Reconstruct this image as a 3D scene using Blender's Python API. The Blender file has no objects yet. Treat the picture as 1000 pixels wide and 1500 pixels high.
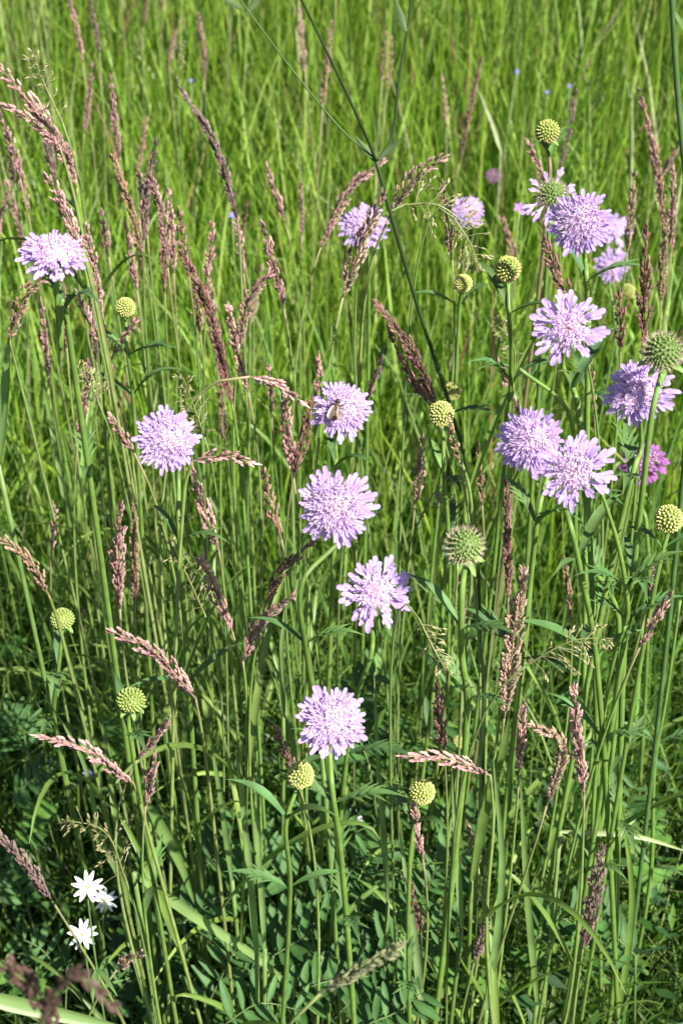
import bpy, math, random
import numpy as np
from mathutils import Vector, Matrix, Quaternion

random.seed(11)
rng = np.random.default_rng(11)
S = bpy.context.scene
COL = S.collection

# ------------------------------------------------------------------ camera
CAM_H = 1.20
PITCH = math.radians(35)
VFOV = math.radians(40)
cam_d = bpy.data.cameras.new('camera')
cam = bpy.data.objects.new('camera', cam_d)
COL.objects.link(cam)
cam.location = (0, 0, CAM_H)
cam.rotation_euler = (math.radians(90) - PITCH, 0, 0)
cam_d.sensor_fit = 'VERTICAL'
cam_d.sensor_height = 22.5
cam_d.lens = 22.5 / 2 / math.tan(VFOV / 2)
cam_d.clip_start = 0.02
cam_d.clip_end = 500
cam_d.dof.use_dof = True
cam_d.dof.focus_distance = 0.78
cam_d.dof.aperture_fstop = 10.0
S.camera = cam

# ------------------------------------------------------------------ light
SUN_DIR = Vector((0.62, -0.58, 0.86)).normalized()      # towards the sun
SUN_EL = math.asin(SUN_DIR.z)
w = bpy.data.worlds.new('World')
S.world = w
w.use_nodes = True
nt = w.node_tree
bg = nt.nodes['Background']
sky = nt.nodes.new('ShaderNodeTexSky')
sky.sky_type = 'NISHITA'
sky.sun_disc = False
sky.sun_elevation = SUN_EL
sky.sun_rotation = math.atan2(SUN_DIR.x, SUN_DIR.y)
nt.links.new(sky.outputs[0], bg.inputs[0])
bg.inputs[1].default_value = 0.05
sun_d = bpy.data.lights.new('sun', 'SUN')
sun_d.energy = 4.8
sun_d.angle = math.radians(0.5)
sun_d.color = (1.0, 0.95, 0.86)
sun = bpy.data.objects.new('sun', sun_d)
COL.objects.link(sun)
sun.location = (3, -2, 6)
sun.rotation_euler = SUN_DIR.to_track_quat('Z', 'Y').to_euler()
S.view_settings.view_transform = 'Standard'
S.view_settings.look = 'None'
S.view_settings.exposure = 1.1
S.view_settings.gamma = 1.0

# ------------------------------------------------------------------ picture geometry helpers
F_PX = 750 / math.tan(VFOV / 2)
FWD = Vector((0, math.cos(PITCH), -math.sin(PITCH)))
UP = Vector((0, math.sin(PITCH), math.cos(PITCH)))
RIGHT = Vector((1, 0, 0))
EYE = Vector((0, 0, CAM_H))


def ray(u, v):
    return FWD * F_PX + RIGHT * (u - 500) + UP * (750 - v)


def at_dist(u, v, d):
    return EYE + ray(u, v).normalized() * d


def at_y(u, v, y):
    r = ray(u, v)
    return EYE + r * (y / r.y)


def y_for_height(u, v, z):
    r = ray(u, v)
    return (z - CAM_H) / r.z * r.y


def px_size(p, px):
    """metres spanned by px photograph pixels at point p"""
    return px * (p - EYE).dot(FWD) / F_PX


# ------------------------------------------------------------------ materials
def plant_mat(name, transl=0.3, rough=0.5, spec=0.35, noise=0.25, scale=60.0, objvar=0.12, tint=(1, 1, 1)):
    m = bpy.data.materials.new(name)
    m.use_nodes = True
    n = m.node_tree
    n.nodes.clear()
    L = n.links.new
    out = n.nodes.new('ShaderNodeOutputMaterial')
    at = n.nodes.new('ShaderNodeAttribute'); at.attribute_name = 'col'
    geo = n.nodes.new('ShaderNodeNewGeometry')
    no = n.nodes.new('ShaderNodeTexNoise'); no.inputs['Scale'].default_value = scale
    no.inputs['Detail'].default_value = 1
    L(geo.outputs['Position'], no.inputs['Vector'])
    mr = n.nodes.new('ShaderNodeMapRange')
    mr.inputs[1].default_value = 0.25; mr.inputs[2].default_value = 0.75
    mr.inputs[3].default_value = 1 - noise; mr.inputs[4].default_value = 1 + noise
    L(no.outputs['Fac'], mr.inputs[0])
    oi = n.nodes.new('ShaderNodeObjectInfo')
    mo = n.nodes.new('ShaderNodeMapRange')
    mo.inputs[3].default_value = 1 - objvar; mo.inputs[4].default_value = 1 + objvar
    L(oi.outputs['Random'], mo.inputs[0])
    mu = n.nodes.new('ShaderNodeMath'); mu.operation = 'MULTIPLY'
    L(mr.outputs[0], mu.inputs[0]); L(mo.outputs[0], mu.inputs[1])
    vm = n.nodes.new('ShaderNodeVectorMath'); vm.operation = 'SCALE'
    L(at.outputs['Color'], vm.inputs[0]); L(mu.outputs[0], vm.inputs['Scale'])
    pb = n.nodes.new('ShaderNodeBsdfPrincipled')
    pb.inputs['Roughness'].default_value = rough
    pb.inputs['Specular IOR Level'].default_value = spec
    L(vm.outputs[0], pb.inputs['Base Color'])
    if transl > 0:
        tr = n.nodes.new('ShaderNodeBsdfTranslucent')
        tm = n.nodes.new('ShaderNodeVectorMath'); tm.operation = 'MULTIPLY'
        tm.inputs[1].default_value = tint
        L(vm.outputs[0], tm.inputs[0])
        L(tm.outputs[0], tr.inputs['Color'])
        mx = n.nodes.new('ShaderNodeMixShader'); mx.inputs[0].default_value = transl
        L(pb.outputs[0], mx.inputs[1]); L(tr.outputs[0], mx.inputs[2])
        L(mx.outputs[0], out.inputs[0])
    else:
        L(pb.outputs[0], out.inputs[0])
    return m


M_GRASS = plant_mat('grass_leaf', 0.32, 0.42, 0.45, 0.25, 45, 0.12, (1.10, 1.35, 0.45))
M_STEM = plant_mat('green_stem', 0.05, 0.45, 0.4, 0.2, 120, 0.12)
M_LEAF = plant_mat('herb_leaf', 0.14, 0.55, 0.25, 0.25, 90, 0.15, (1.3, 1.25, 0.5))
M_PETAL = plant_mat('lilac_petal', 0.40, 0.6, 0.2, 0.10, 250, 0.07)
M_WHITE = plant_mat('white_petal', 0.25, 0.6, 0.2, 0.06, 250, 0.04)
M_SPIKE = plant_mat('seed_husk', 0.15, 0.5, 0.35, 0.22, 180, 0.14)
M_BUD = plant_mat('bud_green', 0.10, 0.55, 0.3, 0.15, 250, 0.08)
M_INSECT = plant_mat('insect_body', 0.0, 0.45, 0.4, 0.3, 900, 0.0)

m = bpy.data.materials.new('insect_wing')
m.use_nodes = True
pb = m.node_tree.nodes['Principled BSDF']
pb.inputs['Base Color'].default_value = (0.20, 0.15, 0.10, 1)
pb.inputs['Roughness'].default_value = 0.2
pb.inputs['Alpha'].default_value = 0.5
M_WING = m

m = bpy.data.materials.new('meadow_soil')
m.use_nodes = True
n = m.node_tree
pb = n.nodes['Principled BSDF']; pb.inputs['Roughness'].default_value = 0.95
no = n.nodes.new('ShaderNodeTexNoise'); no.inputs['Scale'].default_value = 14; no.inputs['Detail'].default_value = 8
tc = n.nodes.new('ShaderNodeTexCoord'); n.links.new(tc.outputs['Object'], no.inputs['Vector'])
cr = n.nodes.new('ShaderNodeValToRGB')
cr.color_ramp.elements[0].position = 0.35; cr.color_ramp.elements[0].color = (0.022, 0.018, 0.010, 1)
cr.color_ramp.elements[1].position = 0.7; cr.color_ramp.elements[1].color = (0.035, 0.055, 0.015, 1)
n.links.new(no.outputs['Fac'], cr.inputs[0]); n.links.new(cr.outputs[0], pb.inputs['Base Color'])
bp = n.nodes.new('ShaderNodeBump'); bp.inputs['Strength'].default_value = 0.6; bp.inputs['Distance'].default_value = 0.02
n.links.new(no.outputs['Fac'], bp.inputs['Height']); n.links.new(bp.outputs[0], pb.inputs['Normal'])
M_SOIL = m

# ------------------------------------------------------------------ mesh builder


class MB:
    def __init__(s):
        s.v = []; s.f = []; s.c = []

    def vert(s, p, c):
        s.v.append((p[0], p[1], p[2])); s.c.append(c)
        return len(s.v) - 1

    def mesh(s, name, mat, smooth=True):
        me = bpy.data.meshes.new(name)
        me.from_pydata(s.v, [], s.f)
        a = me.color_attributes.new('col', 'FLOAT_COLOR', 'POINT')
        arr = np.ones((len(s.v), 4), np.float32)
        arr[:, :3] = np.array(s.c, np.float32).reshape(-1, 3)
        a.data.foreach_set('color', arr.ravel())
        if smooth:
            me.polygons.foreach_set('use_smooth', [True] * len(me.polygons))
        me.materials.append(mat)
        me.update()
        return me

    def build(s, name, mat, parent=None, smooth=True):
        return link(name, s.mesh(name, mat, smooth), parent)


def link(name, me, parent=None):
    o = bpy.data.objects.new(name, me)
    COL.objects.link(o)
    if parent is not None:
        o.parent = parent
    return o


def thing(name, loc, label, cat, group=None):
    o = bpy.data.objects.new(name, None)
    o.empty_display_size = 0.02
    COL.objects.link(o)
    o.location = loc
    o['label'] = label; o['category'] = cat
    if group:
        o['group'] = group
    return o


def lerp(a, b, t):
    return a + (b - a) * t


def mixc(a, b, t):
    return tuple(a[i] + (b[i] - a[i]) * t for i in range(3))


def jit(c, k=0.12):
    f = 1 + random.uniform(-k, k)
    return (c[0] * f * (1 + random.uniform(-k, k) * .5), c[1] * f, c[2] * f * (1 + random.uniform(-k, k) * .5))


def bez(p0, p1, p2, p3, n):
    out = []
    for i in range(n + 1):
        t = i / n
        out.append(p0 * (1 - t) ** 3 + p1 * 3 * t * (1 - t) ** 2 + p2 * 3 * t * t * (1 - t) + p3 * t ** 3)
    return out


def catmull(P, n=6):
    """centripetal Catmull-Rom through the points (no overshoot where spacing is uneven)"""
    if len(P) < 3:
        return [P[0].lerp(P[-1], i / n) for i in range(n + 1)]
    Q = [P[0] * 2 - P[1]] + list(P) + [P[-1] * 2 - P[-2]]
    out = []
    for i in range(1, len(Q) - 2):
        a, b, c, d = Q[i - 1], Q[i], Q[i + 1], Q[i + 2]
        t0 = 0.0
        t1 = t0 + max(1e-4, (b - a).length) ** .5
        t2 = t1 + max(1e-4, (c - b).length) ** .5
        t3 = t2 + max(1e-4, (d - c).length) ** .5
        for k in range(n):
            t = t1 + (t2 - t1) * k / n
            A1 = a * ((t1 - t) / (t1 - t0)) + b * ((t - t0) / (t1 - t0))
            A2 = b * ((t2 - t) / (t2 - t1)) + c * ((t - t1) / (t2 - t1))
            A3 = c * ((t3 - t) / (t3 - t2)) + d * ((t - t2) / (t3 - t2))
            B1 = A1 * ((t2 - t) / (t2 - t0)) + A2 * ((t - t0) / (t2 - t0))
            B2 = A2 * ((t3 - t) / (t3 - t1)) + A3 * ((t - t1) / (t3 - t1))
            out.append(B1 * ((t2 - t) / (t2 - t1)) + B2 * ((t - t1) / (t2 - t1)))
    out.append(P[-1].copy())
    return out


def tangents(P):
    T = []
    for i in range(len(P)):
        a = P[max(i - 1, 0)]; b = P[min(i + 1, len(P) - 1)]
        T.append((b - a).normalized())
    return T


def perp(t):
    a = Vector((0, 0, 1)) if abs(t.z) < 0.9 else Vector((1, 0, 0))
    return t.cross(a).normalized()


def tube(mb, P, R, cols, n=6, cap=True):
    """tube along P; R and cols are functions of t in 0..1"""
    T = tangents(P)
    s = perp(T[0])
    prev = None
    L = len(P) - 1
    for i, p in enumerate(P):
        s = (s - T[i] * s.dot(T[i])).normalized()
        b = T[i].cross(s)
        t = i / L
        r = R(t); c = cols(t)
        ring = [mb.vert(p + (s * math.cos(2 * math.pi * k / n) + b * math.sin(2 * math.pi * k / n)) * r, c) for k in range(n)]
        if prev:
            for k in range(n):
                mb.f.append((prev[k], prev[(k + 1) % n], ring[(k + 1) % n], ring[k]))
        elif cap:
            mb.f.append(tuple(reversed(ring)))
        prev = ring
    if cap:
        mb.f.append(tuple(prev))


def ribbon(mb, P, W, cols, side=None, fold=0.25, twist=0.0):
    """blade with a folded midrib along P; W half width function of t"""
    T = tangents(P)
    s = side if side is not None else perp(T[0])
    L = len(P) - 1
    prev = None
    for i, p in enumerate(P):
        t = i / L
        s = (s - T[i] * s.dot(T[i]))
        s = s.normalized() if s.length > 1e-6 else perp(T[i])
        if twist:
            s = Quaternion(T[i], twist / L) @ s
        nrm = T[i].cross(s)
        h = W(t); c = cols(t)
        a = mb.vert(p + s * h + nrm * h * fold, c)
        b = mb.vert(p - nrm * h * fold, mixc(c, (c[0] * 1.25, c[1] * 1.2, c[2] * 1.3), 1))
        d = mb.vert(p - s * h + nrm * h * fold, c)
        if prev:
            mb.f.append((prev[0], prev[1], b, a)); mb.f.append((prev[1], prev[2], d, b))
        prev = (a, b, d)


# ------------------------------------------------------------------ ground
gm = MB()
NX = 44
ext = [-90, -40, -18, -9] + [(-6 + i * 0.5) for i in range(25)] + [9, 18, 40, 90]
NXG = len(ext)


def ground_z(x, y):
    return 0.012 * math.sin(x * 2.3 + y * 1.1) + 0.01 * math.sin(y * 3.1 - x) - 0.012


for y in ext:
    for x in ext:
        gm.vert((x, y + 3, ground_z(x, y + 3)), (0.05, 0.06, 0.02))
for j in range(NXG - 1):
    for i in range(NXG - 1):
        a = j * NXG + i
        gm.f.append((a, a + 1, a + NXG + 1, a + NXG))
g = gm.build('ground', M_SOIL)
g['kind'] = 'structure'

# colours -------------------------------------------------------------------
G_STEM = (0.155, 0.27, 0.055)
G_STEM2 = (0.12, 0.20, 0.04)
G_LEAF = (0.075, 0.16, 0.03)
G_BLUE = (0.06, 0.13, 0.05)
LIL_A = (0.57, 0.39, 0.79)
LIL_B = (0.77, 0.59, 0.89)
LIL_W = (0.90, 0.78, 0.93)

SOFT = []
LANDMARKS = [
    (488, 1057, 'the lowest lilac flower'), (550, 868, 'the open petalled flower under the largest one'), (490, 745, 'the largest round lilac flower'), (500, 600, 'the flower with the bee'),
    (247, 645, 'the flower with the sideways seed head'), (80, 379, 'the side-on flower'), (838, 690, 'the close pair of flowers'), (832, 482, 'the star-like flower'), (934, 578, 'the shaded violet flower'),
    (942, 676, 'the magenta pink flower'), (680, 799, 'the bristly seed head with leafy collar'), (440, 1135, 'the yellow bud by the short dark spike'), (618, 1160, 'the yellow bud under the horizontal seed head'),
    (135, 1310, 'the white stitchwort pair'), (121, 1369, 'the open stitchwort flower'), (120, 1100, 'the long flat pink seed head'), (225, 970, 'the long drooping pink seed head'), (192, 1025, 'the flat green bud'),
    (92, 906, 'the greenish bud with leafy collar'), (176, 810, 'the broad double pink seed head'), (330, 1380, 'the long slanting blade'), (240, 1220, 'the folded bluish leaf'), (607, 1325, 'the dark bursting seed head'),
    (870, 1310, 'the shaded purple-grey seed head'), (846, 1080, 'the solitary upright pink seed head'), (752, 930, 'the tall pale beige seed head'), (920, 1160, 'the branching stem'), (650, 1110, 'the horizontal pink seed head'),
    (535, 1415, 'the blurred green spike'), (515, 1201, 'the single stitchwort flower'), (686, 310, 'the small pale lilac flower'), (533, 332, 'the half hidden lilac flower'), (850, 326, 'the big flower overlapping a smaller one'),
    (801, 193, 'the bud on a pinkish stem'), (184, 450, 'the lone yellow bud'), (305, 470, 'the bold dark red seed head'), (308, 220, 'the solitary greyish arching head'), (50, 160, 'the long arching purple seed head'),
    (220, 250, 'the black-tipped seed head'), (943, 420, 'the thick dark brown spike'), (595, 515, 'the long dark pink spike'), (551, 236, 'the fork of the dark stem'), (365, 1250, 'the pair of pale straight blades'), (646, 606, 'the pair of yellow buds'),
]


def beside(u, v):
    k = min(LANDMARKS, key=lambda q: (q[0] - u) ** 2 + (q[1] - v) ** 2)
    return ('below ' if v > k[1] + 45 and abs(k[0] - u) < 60 else 'above ' if v < k[1] - 45 and abs(k[0] - u) < 60 else 'beside ') + k[2]


PROTECT = []      # (u, v, radius px, depth): heads that loose grass must not grow in front of


def project(p):
    q = p - EYE
    d = q.dot(FWD)
    return 500 + q.dot(RIGHT) / d * F_PX, 750 - q.dot(UP) / d * F_PX, d


def protect(p, rpx):
    u, v, d = project(p)
    PROTECT.append((u, v, rpx, d))


def leaf_mesh_strip(mb, P, halfw, col, side=None, fold=0.2):
    ribbon(mb, P, lambda t: halfw * (math.sin(math.pi * min(1, 0.08 + t * 0.92)) ** 0.7) * (1 - 0.25 * t) + 0.0002,
           lambda t: mixc(col, (col[0] * 1.2, col[1] * 1.15, col[2]), t), side, fold)


# ------------------------------------------------------------------ scabious flower pieces
def floret_mesh(name, seed, inner=False):
    r = random.Random(seed)
    mb = MB()
    # tube: folded strip from the base to the throat
    P = [Vector((0, 0, 0)), Vector((0.22, 0, 0.02)), Vector((0.46, 0, 0.03))]
    ribbon(mb, P, lambda t: 0.035 + 0.05 * t, lambda t: mixc(LIL_W, LIL_B, t), Vector((0, 1, 0)), 0.6)
    lobes = [(0, 0.56, 0.100), (0.42, 0.46, 0.080), (-0.42, 0.46, 0.080)]
    if r.random() < .6:
        lobes.append((r.uniform(-.25, .25), 0.26, 0.07))
    for a, ln, hw in lobes:
        a += r.uniform(-.1, .1); ln *= r.uniform(.88, 1.1); hw *= r.uniform(.85, 1.15)
        curl = r.uniform(-0.12, 0.16)
        up0 = 0.03 + (0.05 if ln < .3 else 0)
        d = Vector((math.cos(a), math.sin(a), 0)); sd = Vector((-math.sin(a), math.cos(a), 0))
        prev = None
        for t in (0, .22, .5, .75, .9, .97, 1.0):
            c = mixc(LIL_B, LIL_A, min(1, t * 1.3))
            p = Vector((0.43, 0, up0)) + d * (ln * t) + Vector((0, 0, 0.10 * math.sin(t * 2.4) * (1 if ln > .3 else 2.0) - curl * t * t))
            hh = hw * (0.38 + 0.62 * math.sin(min(1, t * 1.25) * math.pi / 2)) * (max(0, 1 - max(0, (t - .75) / .255) ** 3)) ** .5
            hh = max(hh, 0.016)
            ring = [mb.vert(p + sd * hh + Vector((0, 0, hh * .35)), c), mb.vert(p, mixc(c, LIL_W, .25)), mb.vert(p - sd * hh + Vector((0, 0, hh * .35)), c)]
            if prev:
                mb.f.append((prev[0], prev[1], ring[1], ring[0])); mb.f.append((prev[1], prev[2], ring[2], ring[1]))
            prev = ring
    return mb.mesh(name, M_PETAL)


FLORETS = [floret_mesh('ray_floret', 100 + i) for i in range(6)]
# pinker set for the magenta flower
_l = (LIL_A, LIL_B, LIL_W)
LIL_A, LIL_B, LIL_W = (0.40, 0.13, 0.45), (0.48, 0.19, 0.50), (0.62, 0.34, 0.60)
FLORETS_PINK = [floret_mesh('ray_floret', 200 + i) for i in range(3)]
LIL_A, LIL_B, LIL_W = _l


def dirv(az, el):
    return Vector((math.cos(az) * math.cos(el), math.sin(az) * math.cos(el), math.sin(el)))


def inner_florets(r, R, dense, pink=False):
    mb = MB()
    N = 150 if dense else 95
    wcol = (0.58, 0.26, 0.54) if pink else (0.92, 0.78, 0.93)
    pcol = (0.48, 0.17, 0.44) if pink else (0.80, 0.62, 0.89)
    for i in range(N):
        q = (i + .5) / N
        th = math.sqrt(q) * (1.15 if dense else 1.0)          # from the axis
        az = i * 2.39996 + r.uniform(-.15, .15)
        d = dirv(az, math.pi / 2 - th)
        base = Vector((d.x, d.y, d.z * .85)) * (0.20 * R)
        ln = R * ((0.25 + 0.24 * q if dense else 0.17 + 0.24 * q) * r.uniform(.88, 1.12))
        dd = (d + Vector((r.uniform(-.12, .12), r.uniform(-.12, .12), r.uniform(-.1, .1)))).normalized()
        tip = base + dd * ln
        s = perp(dd); b = dd.cross(s)
        c0 = mixc(pcol, wcol, r.random()); c0 = jit(c0, .06)
        if not dense and q < .14:
            c0 = (0.80, 0.62, 0.70)
        # tube: three sided
        k = [mb.vert(base + (s * math.cos(a) + b * math.sin(a)) * R * .016, pcol) for a in (0, 2.1, 4.2)]
        e = [mb.vert(tip + (s * math.cos(a) + b * math.sin(a)) * R * .042, c0) for a in (0, 2.1, 4.2)]
        for j in range(3):
            mb.f.append((k[j], k[(j + 1) % 3], e[(j + 1) % 3], e[j]))
        # four lobes
        a0 = r.uniform(0, 6.28)
        for j in range(4):
            a = a0 + j * 1.57
            o = s * math.cos(a) + b * math.sin(a)
            pz = dd.cross(o)
            ll = R * r.uniform(.075, .135)
            mb_tip = tip + o * ll + dd * ll * r.uniform(.2, .9)
            ids = [mb.vert(tip + pz * R * .022, c0), mb.vert(tip + o * ll * .6 + dd * ll * .45 + pz * R * .034, c0), mb.vert(mb_tip, mixc(c0, (.95, .86, .97), .5)),
                   mb.vert(tip + o * ll * .6 + dd * ll * .45 - pz * R * .034, c0), mb.vert(tip - pz * R * .022, c0)]
            mb.f.append((ids[0], ids[1], ids[2], ids[3], ids[4]))
        # stamens: pale filaments ending in small anthers
        for j in range(2 if dense else 2):
            o = (s * r.uniform(-1, 1) + b * r.uniform(-1, 1)) * 0.35 + dd
            o.normalize()
            q2 = tip + o * R * r.uniform(.10, .22)
            sd = perp(o) * R * .008
            ac = (.86, .70, .88) if r.random() < .75 else (.52, .30, .48)
            i0 = [mb.vert(tip + sd, c0), mb.vert(tip - sd, c0), mb.vert(q2 - sd, (.88, .76, .9)), mb.vert(q2 + sd, (.88, .76, .9))]
            mb.f.append(tuple(i0))
            t2 = perp(o) * R * .022; u2 = o.cross(perp(o)) * R * .03
            ids = [mb.vert(q2 + t2, ac), mb.vert(q2 + u2, ac), mb.vert(q2 - t2, ac), mb.vert(q2 - u2, ac), mb.vert(q2 + o * R * .025, ac)]
            mb.f += [(ids[0], ids[1], ids[4]), (ids[1], ids[2], ids[4]), (ids[2], ids[3], ids[4]), (ids[3], ids[0], ids[4])]
    return mb


INNER = {}
for dense in (0, 1, 2):
    r = random.Random(50 + dense)
    INNER[dense] = [inner_florets(r, 1.0, dense == 1, dense == 2).mesh('inner_florets', M_PETAL) for _ in range(3)]


def receptacle_mesh(seed):
    r = random.Random(seed)
    mb = MB()
    rows, seg = 5, 10
    prev = None
    for i in range(rows + 1):
        t = i / rows
        el = lerp(-0.9, 1.45, t)
        ring = [mb.vert(dirv(2 * math.pi * k / seg, el) * .21, (.30, .28, .20)) for k in range(seg)]
        if prev:
            for k in range(seg):
                mb.f.append((prev[k], prev[(k + 1) % seg], ring[(k + 1) % seg], ring[k]))
        prev = ring
    for k in range(9):
        a = k / 9 * 6.28 + r.uniform(-.1, .1)
        d = dirv(a, r.uniform(-.25, .1))
        P = [Vector((0, 0, -.14)) + dirv(a, 0) * .1, Vector((0, 0, -.14)) + d * .3, Vector((0, 0, -.15)) + d * .5]
        leaf_mesh_strip(mb, P, .085, jit((.12, .2, .06)), Vector((-math.sin(a), math.cos(a), 0)))
    return mb.mesh('flower_head', M_BUD)


RECEPT = [receptacle_mesh(k) for k in range(3)]


def flower_head(root, pos, nrm, D, kind, seed, gaps=()):
    """kind 'dense', 'open' or 'pink'"""
    r = random.Random(seed)
    R = D / 2 * .91
    hd = link('flower_head', RECEPT[seed % 3], root)
    q = nrm.to_track_quat('Z', 'Y') @ Quaternion((0, 0, 1), r.uniform(0, 6.28))
    hd.location = pos - root.location
    hd.rotation_mode = 'QUATERNION'; hd.rotation_quaternion = q
    hd.scale = (R, R, R)
    dense = kind == 'dense'
    inn = link('inner_florets', r.choice(INNER[{'open': 0, 'dense': 1, 'pink': 2}[kind]]), hd)
    inn['kind'] = 'stuff'
    if dense:
        rings = [(20, -.04, .92, .72), (22, .16, .80, .58), (22, .36, .66, .52), (16, .60, .52, .48)]
    else:
        rings = [(13, -.02, .97, .86), (12, .22, .76, .70)]
    meshes = FLORETS_PINK if kind == 'pink' else FLORETS
    # flowers are lopsided: rays longer on one side
    la = r.uniform(0, 6.28); lk = r.uniform(.03, .12)
    for ri, (N, el, ln, wd) in enumerate(rings):
        off = r.uniform(0, 1)
        for i in range(N):
            if r.random() < (0.02 if dense else .06):
                continue
            az = (i + off) / N * 6.283 + r.uniform(-.13, .13)
            e = el + r.uniform(-.13, .13)
            L = ln * r.uniform(.86, 1.1) * (1 + lk * math.cos(az - la))
            d = dirv(az, e)
            f = link('ray_floret', r.choice(meshes), hd)
            f.location = d * .17
            x = d; y = Vector((-math.sin(az), math.cos(az), 0))
            roll = r.uniform(-.35, .35)
            y = Quaternion(x, roll) @ y
            z = x.cross(y)
            mt = Matrix((x, y, z)).transposed()
            f.rotation_mode = 'QUATERNION'; f.rotation_quaternion = mt.to_quaternion()
            f.scale = (L, L * wd * r.uniform(.9, 1.15), L)
    protect(pos, D / 2 / (pos - EYE).dot(FWD) * F_PX * 1.05)
    return hd


def globe_mesh(seed, style):
    """bud 'yellow', 'fringe' (reddish rim), 'seed' (bristly), 'flat', unit radius, axis +Z"""
    r = random.Random(seed)
    mb = MB()
    core = (.20, .26, .06) if style != 'seed' else (.12, .20, .05)
    rows, seg = 7, 14
    flat = .55 if style == 'flat' else .86
    prev = None
    for i in range(rows + 1):
        el = lerp(-1.3, 1.5, i / rows)
        ring = []
        for k in range(seg):
            d = dirv(2 * math.pi * k / seg, el)
            ring.append(mb.vert((d.x * .82, d.y * .82, d.z * .82 * flat), core))
        if prev:
            for k in range(seg):
                mb.f.append((prev[k], prev[(k + 1) % seg], ring[(k + 1) % seg], ring[k]))
        prev = ring
    N = 120
    for i in range(N):
        q = (i + .5) / N
        cz = 1 - 1.62 * q
        sz = math.sqrt(max(0, 1 - cz * cz))
        az = i * 2.39996
        d = Vector((sz * math.cos(az), sz * math.sin(az), cz))
        s = perp(d); b = d.cross(s)
        p = Vector((d.x, d.y, d.z * flat)) * .80
        if style == 'seed':
            c = jit((.24, .34, .09), .2); hh, rr = .13, .080
        elif style == 'fringe':
            c = jit(mixc((.50, .52, .14), (.55, .28, .20), max(0, min(1, (q - .45) * 2.5))), .12); hh, rr = .26, .088
        elif style == 'flat':
            c = jit(mixc((.30, .40, .10), (.44, .50, .15), r.random()), .12); hh, rr = .2, .085
        else:
            c = jit(mixc((.58, .60, .17), (.70, .68, .26), r.random()), .10); hh, rr = .24, .090
        dk = (c[0] * .45, c[1] * .52, c[2] * .4)
        hh *= r.uniform(.8, 1.2)
        k0 = [mb.vert(p + (s * math.cos(a) + b * math.sin(a)) * rr, dk) for a in (0, 1.257, 2.513, 3.77, 5.027)]
        k1 = [mb.vert(p + d * hh * .7 + (s * math.cos(a) + b * math.sin(a)) * rr * .85, c) for a in (0, 1.257, 2.513, 3.77, 5.027)]
        tp = mb.vert(p + d * hh, (c[0] * 1.08, c[1] * 1.05, c[2] * 1.2))
        for j in range(5):
            mb.f.append((k0[j], k0[(j + 1) % 5], k1[(j + 1) % 5], k1[j])); mb.f.append((k1[j], k1[(j + 1) % 5], tp))
        if style == 'seed':
            for j in range(8):
                dd = (d + Vector((r.uniform(-.5, .5), r.uniform(-.5, .5), r.uniform(-.4, .5)))).normalized()
                ln = r.uniform(.18, .40)
                sd = perp(dd) * .009
                bc = (.40, .30, .22) if r.random() < .6 else (.62, .60, .42)
                p2 = p + d * .15
                mb.f.append((mb.vert(p2 + sd, bc), mb.vert(p2 - sd, bc), mb.vert(p2 + dd * ln, bc)))
    return mb.mesh('bud_globe', M_BUD)


GLOBES = {s: [globe_mesh(300 + i, s) for i in range(2)] for s in ('yellow', 'fringe', 'seed', 'flat')}


def bract_ring_mesh(seed, long_):
    r = random.Random(seed)
    mb = MB()
    n = 9 if long_ else 8
    for k in range(n):
        a = k / n * 6.28 + r.uniform(-.15, .15)
        o = dirv(a, 0)
        L = r.uniform(.55, .8) if long_ else r.uniform(.28, .45)
        z0 = -.72 if long_ else -.86
        P = [o * .2 + Vector((0, 0, z0)), o * .65 + Vector((0, 0, z0 + .02)), o * (.65 + L * .6) + Vector((0, 0, z0 + r.uniform(-.2, .15))),
             o * (.65 + L) + Vector((0, 0, z0 + r.uniform(-.55, .0)))]
        leaf_mesh_strip(mb, catmull(P, 3), .20 if long_ else .16, jit((.16, .27, .08)), Vector((-math.sin(a), math.cos(a), 0)), .15)
    return mb.mesh('bracts', M_LEAF)


BRACTS = {k: [bract_ring_mesh(40 + i + 10 * k, k) for i in range(2)] for k in (0, 1)}


def bud_head(root, pos, nrm, D, style, seed):
    r = random.Random(seed)
    R = D / 2
    hd = link('bud_globe', GLOBES[style][seed % 2], root)
    hd.location = pos - root.location
    hd.rotation_mode = 'QUATERNION'
    hd.rotation_quaternion = nrm.to_track_quat('Z', 'Y') @ Quaternion((0, 0, 1), r.uniform(0, 6.28))
    hd.scale = (R, R, R)
    br = link('bracts', BRACTS[1 if style in ('seed',) else 0][seed % 2], hd)
    if style == 'flat':
        br.scale = (1.1, 1.1, .7)
    protect(pos, R / (pos - EYE).dot(FWD) * F_PX * 1.1)
    return hd


def view_normal(pos, a, b):
    d = (EYE - pos).normalized()
    up = (UP - d * UP.dot(d)).normalized()
    rt = (RIGHT - d * RIGHT.dot(d)).normalized()
    return (d + rt * a + up * b).normalized()


def stem_path(base_dir_pts, n=6):
    return catmull(base_dir_pts, n)


def make_stem(root, pos, nrm, via, foot, r0, r1, col, neck=0.035, name='stem'):
    """stem from the ground foot through via points to just behind the head"""
    end = pos
    c1 = pos - nrm * neck - Vector((0, 0, neck * .55))
    if via and neck < .03:
        c1 = pos - nrm * .012
    P = [foot] + [Vector(v) for v in reversed(via)] + [c1, end]
    path = catmull(P, 7)
    o = root.location
    mb = MB()
    k = random.uniform(.85, 1.15)
    tube(mb, [p - o for p in path], lambda t: lerp(r0, r1, t), lambda t: tuple(x * k for x in mixc(mixc(col, G_STEM2, .5), col, t)), 7)
    return mb.build(name, M_STEM, root), path


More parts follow.
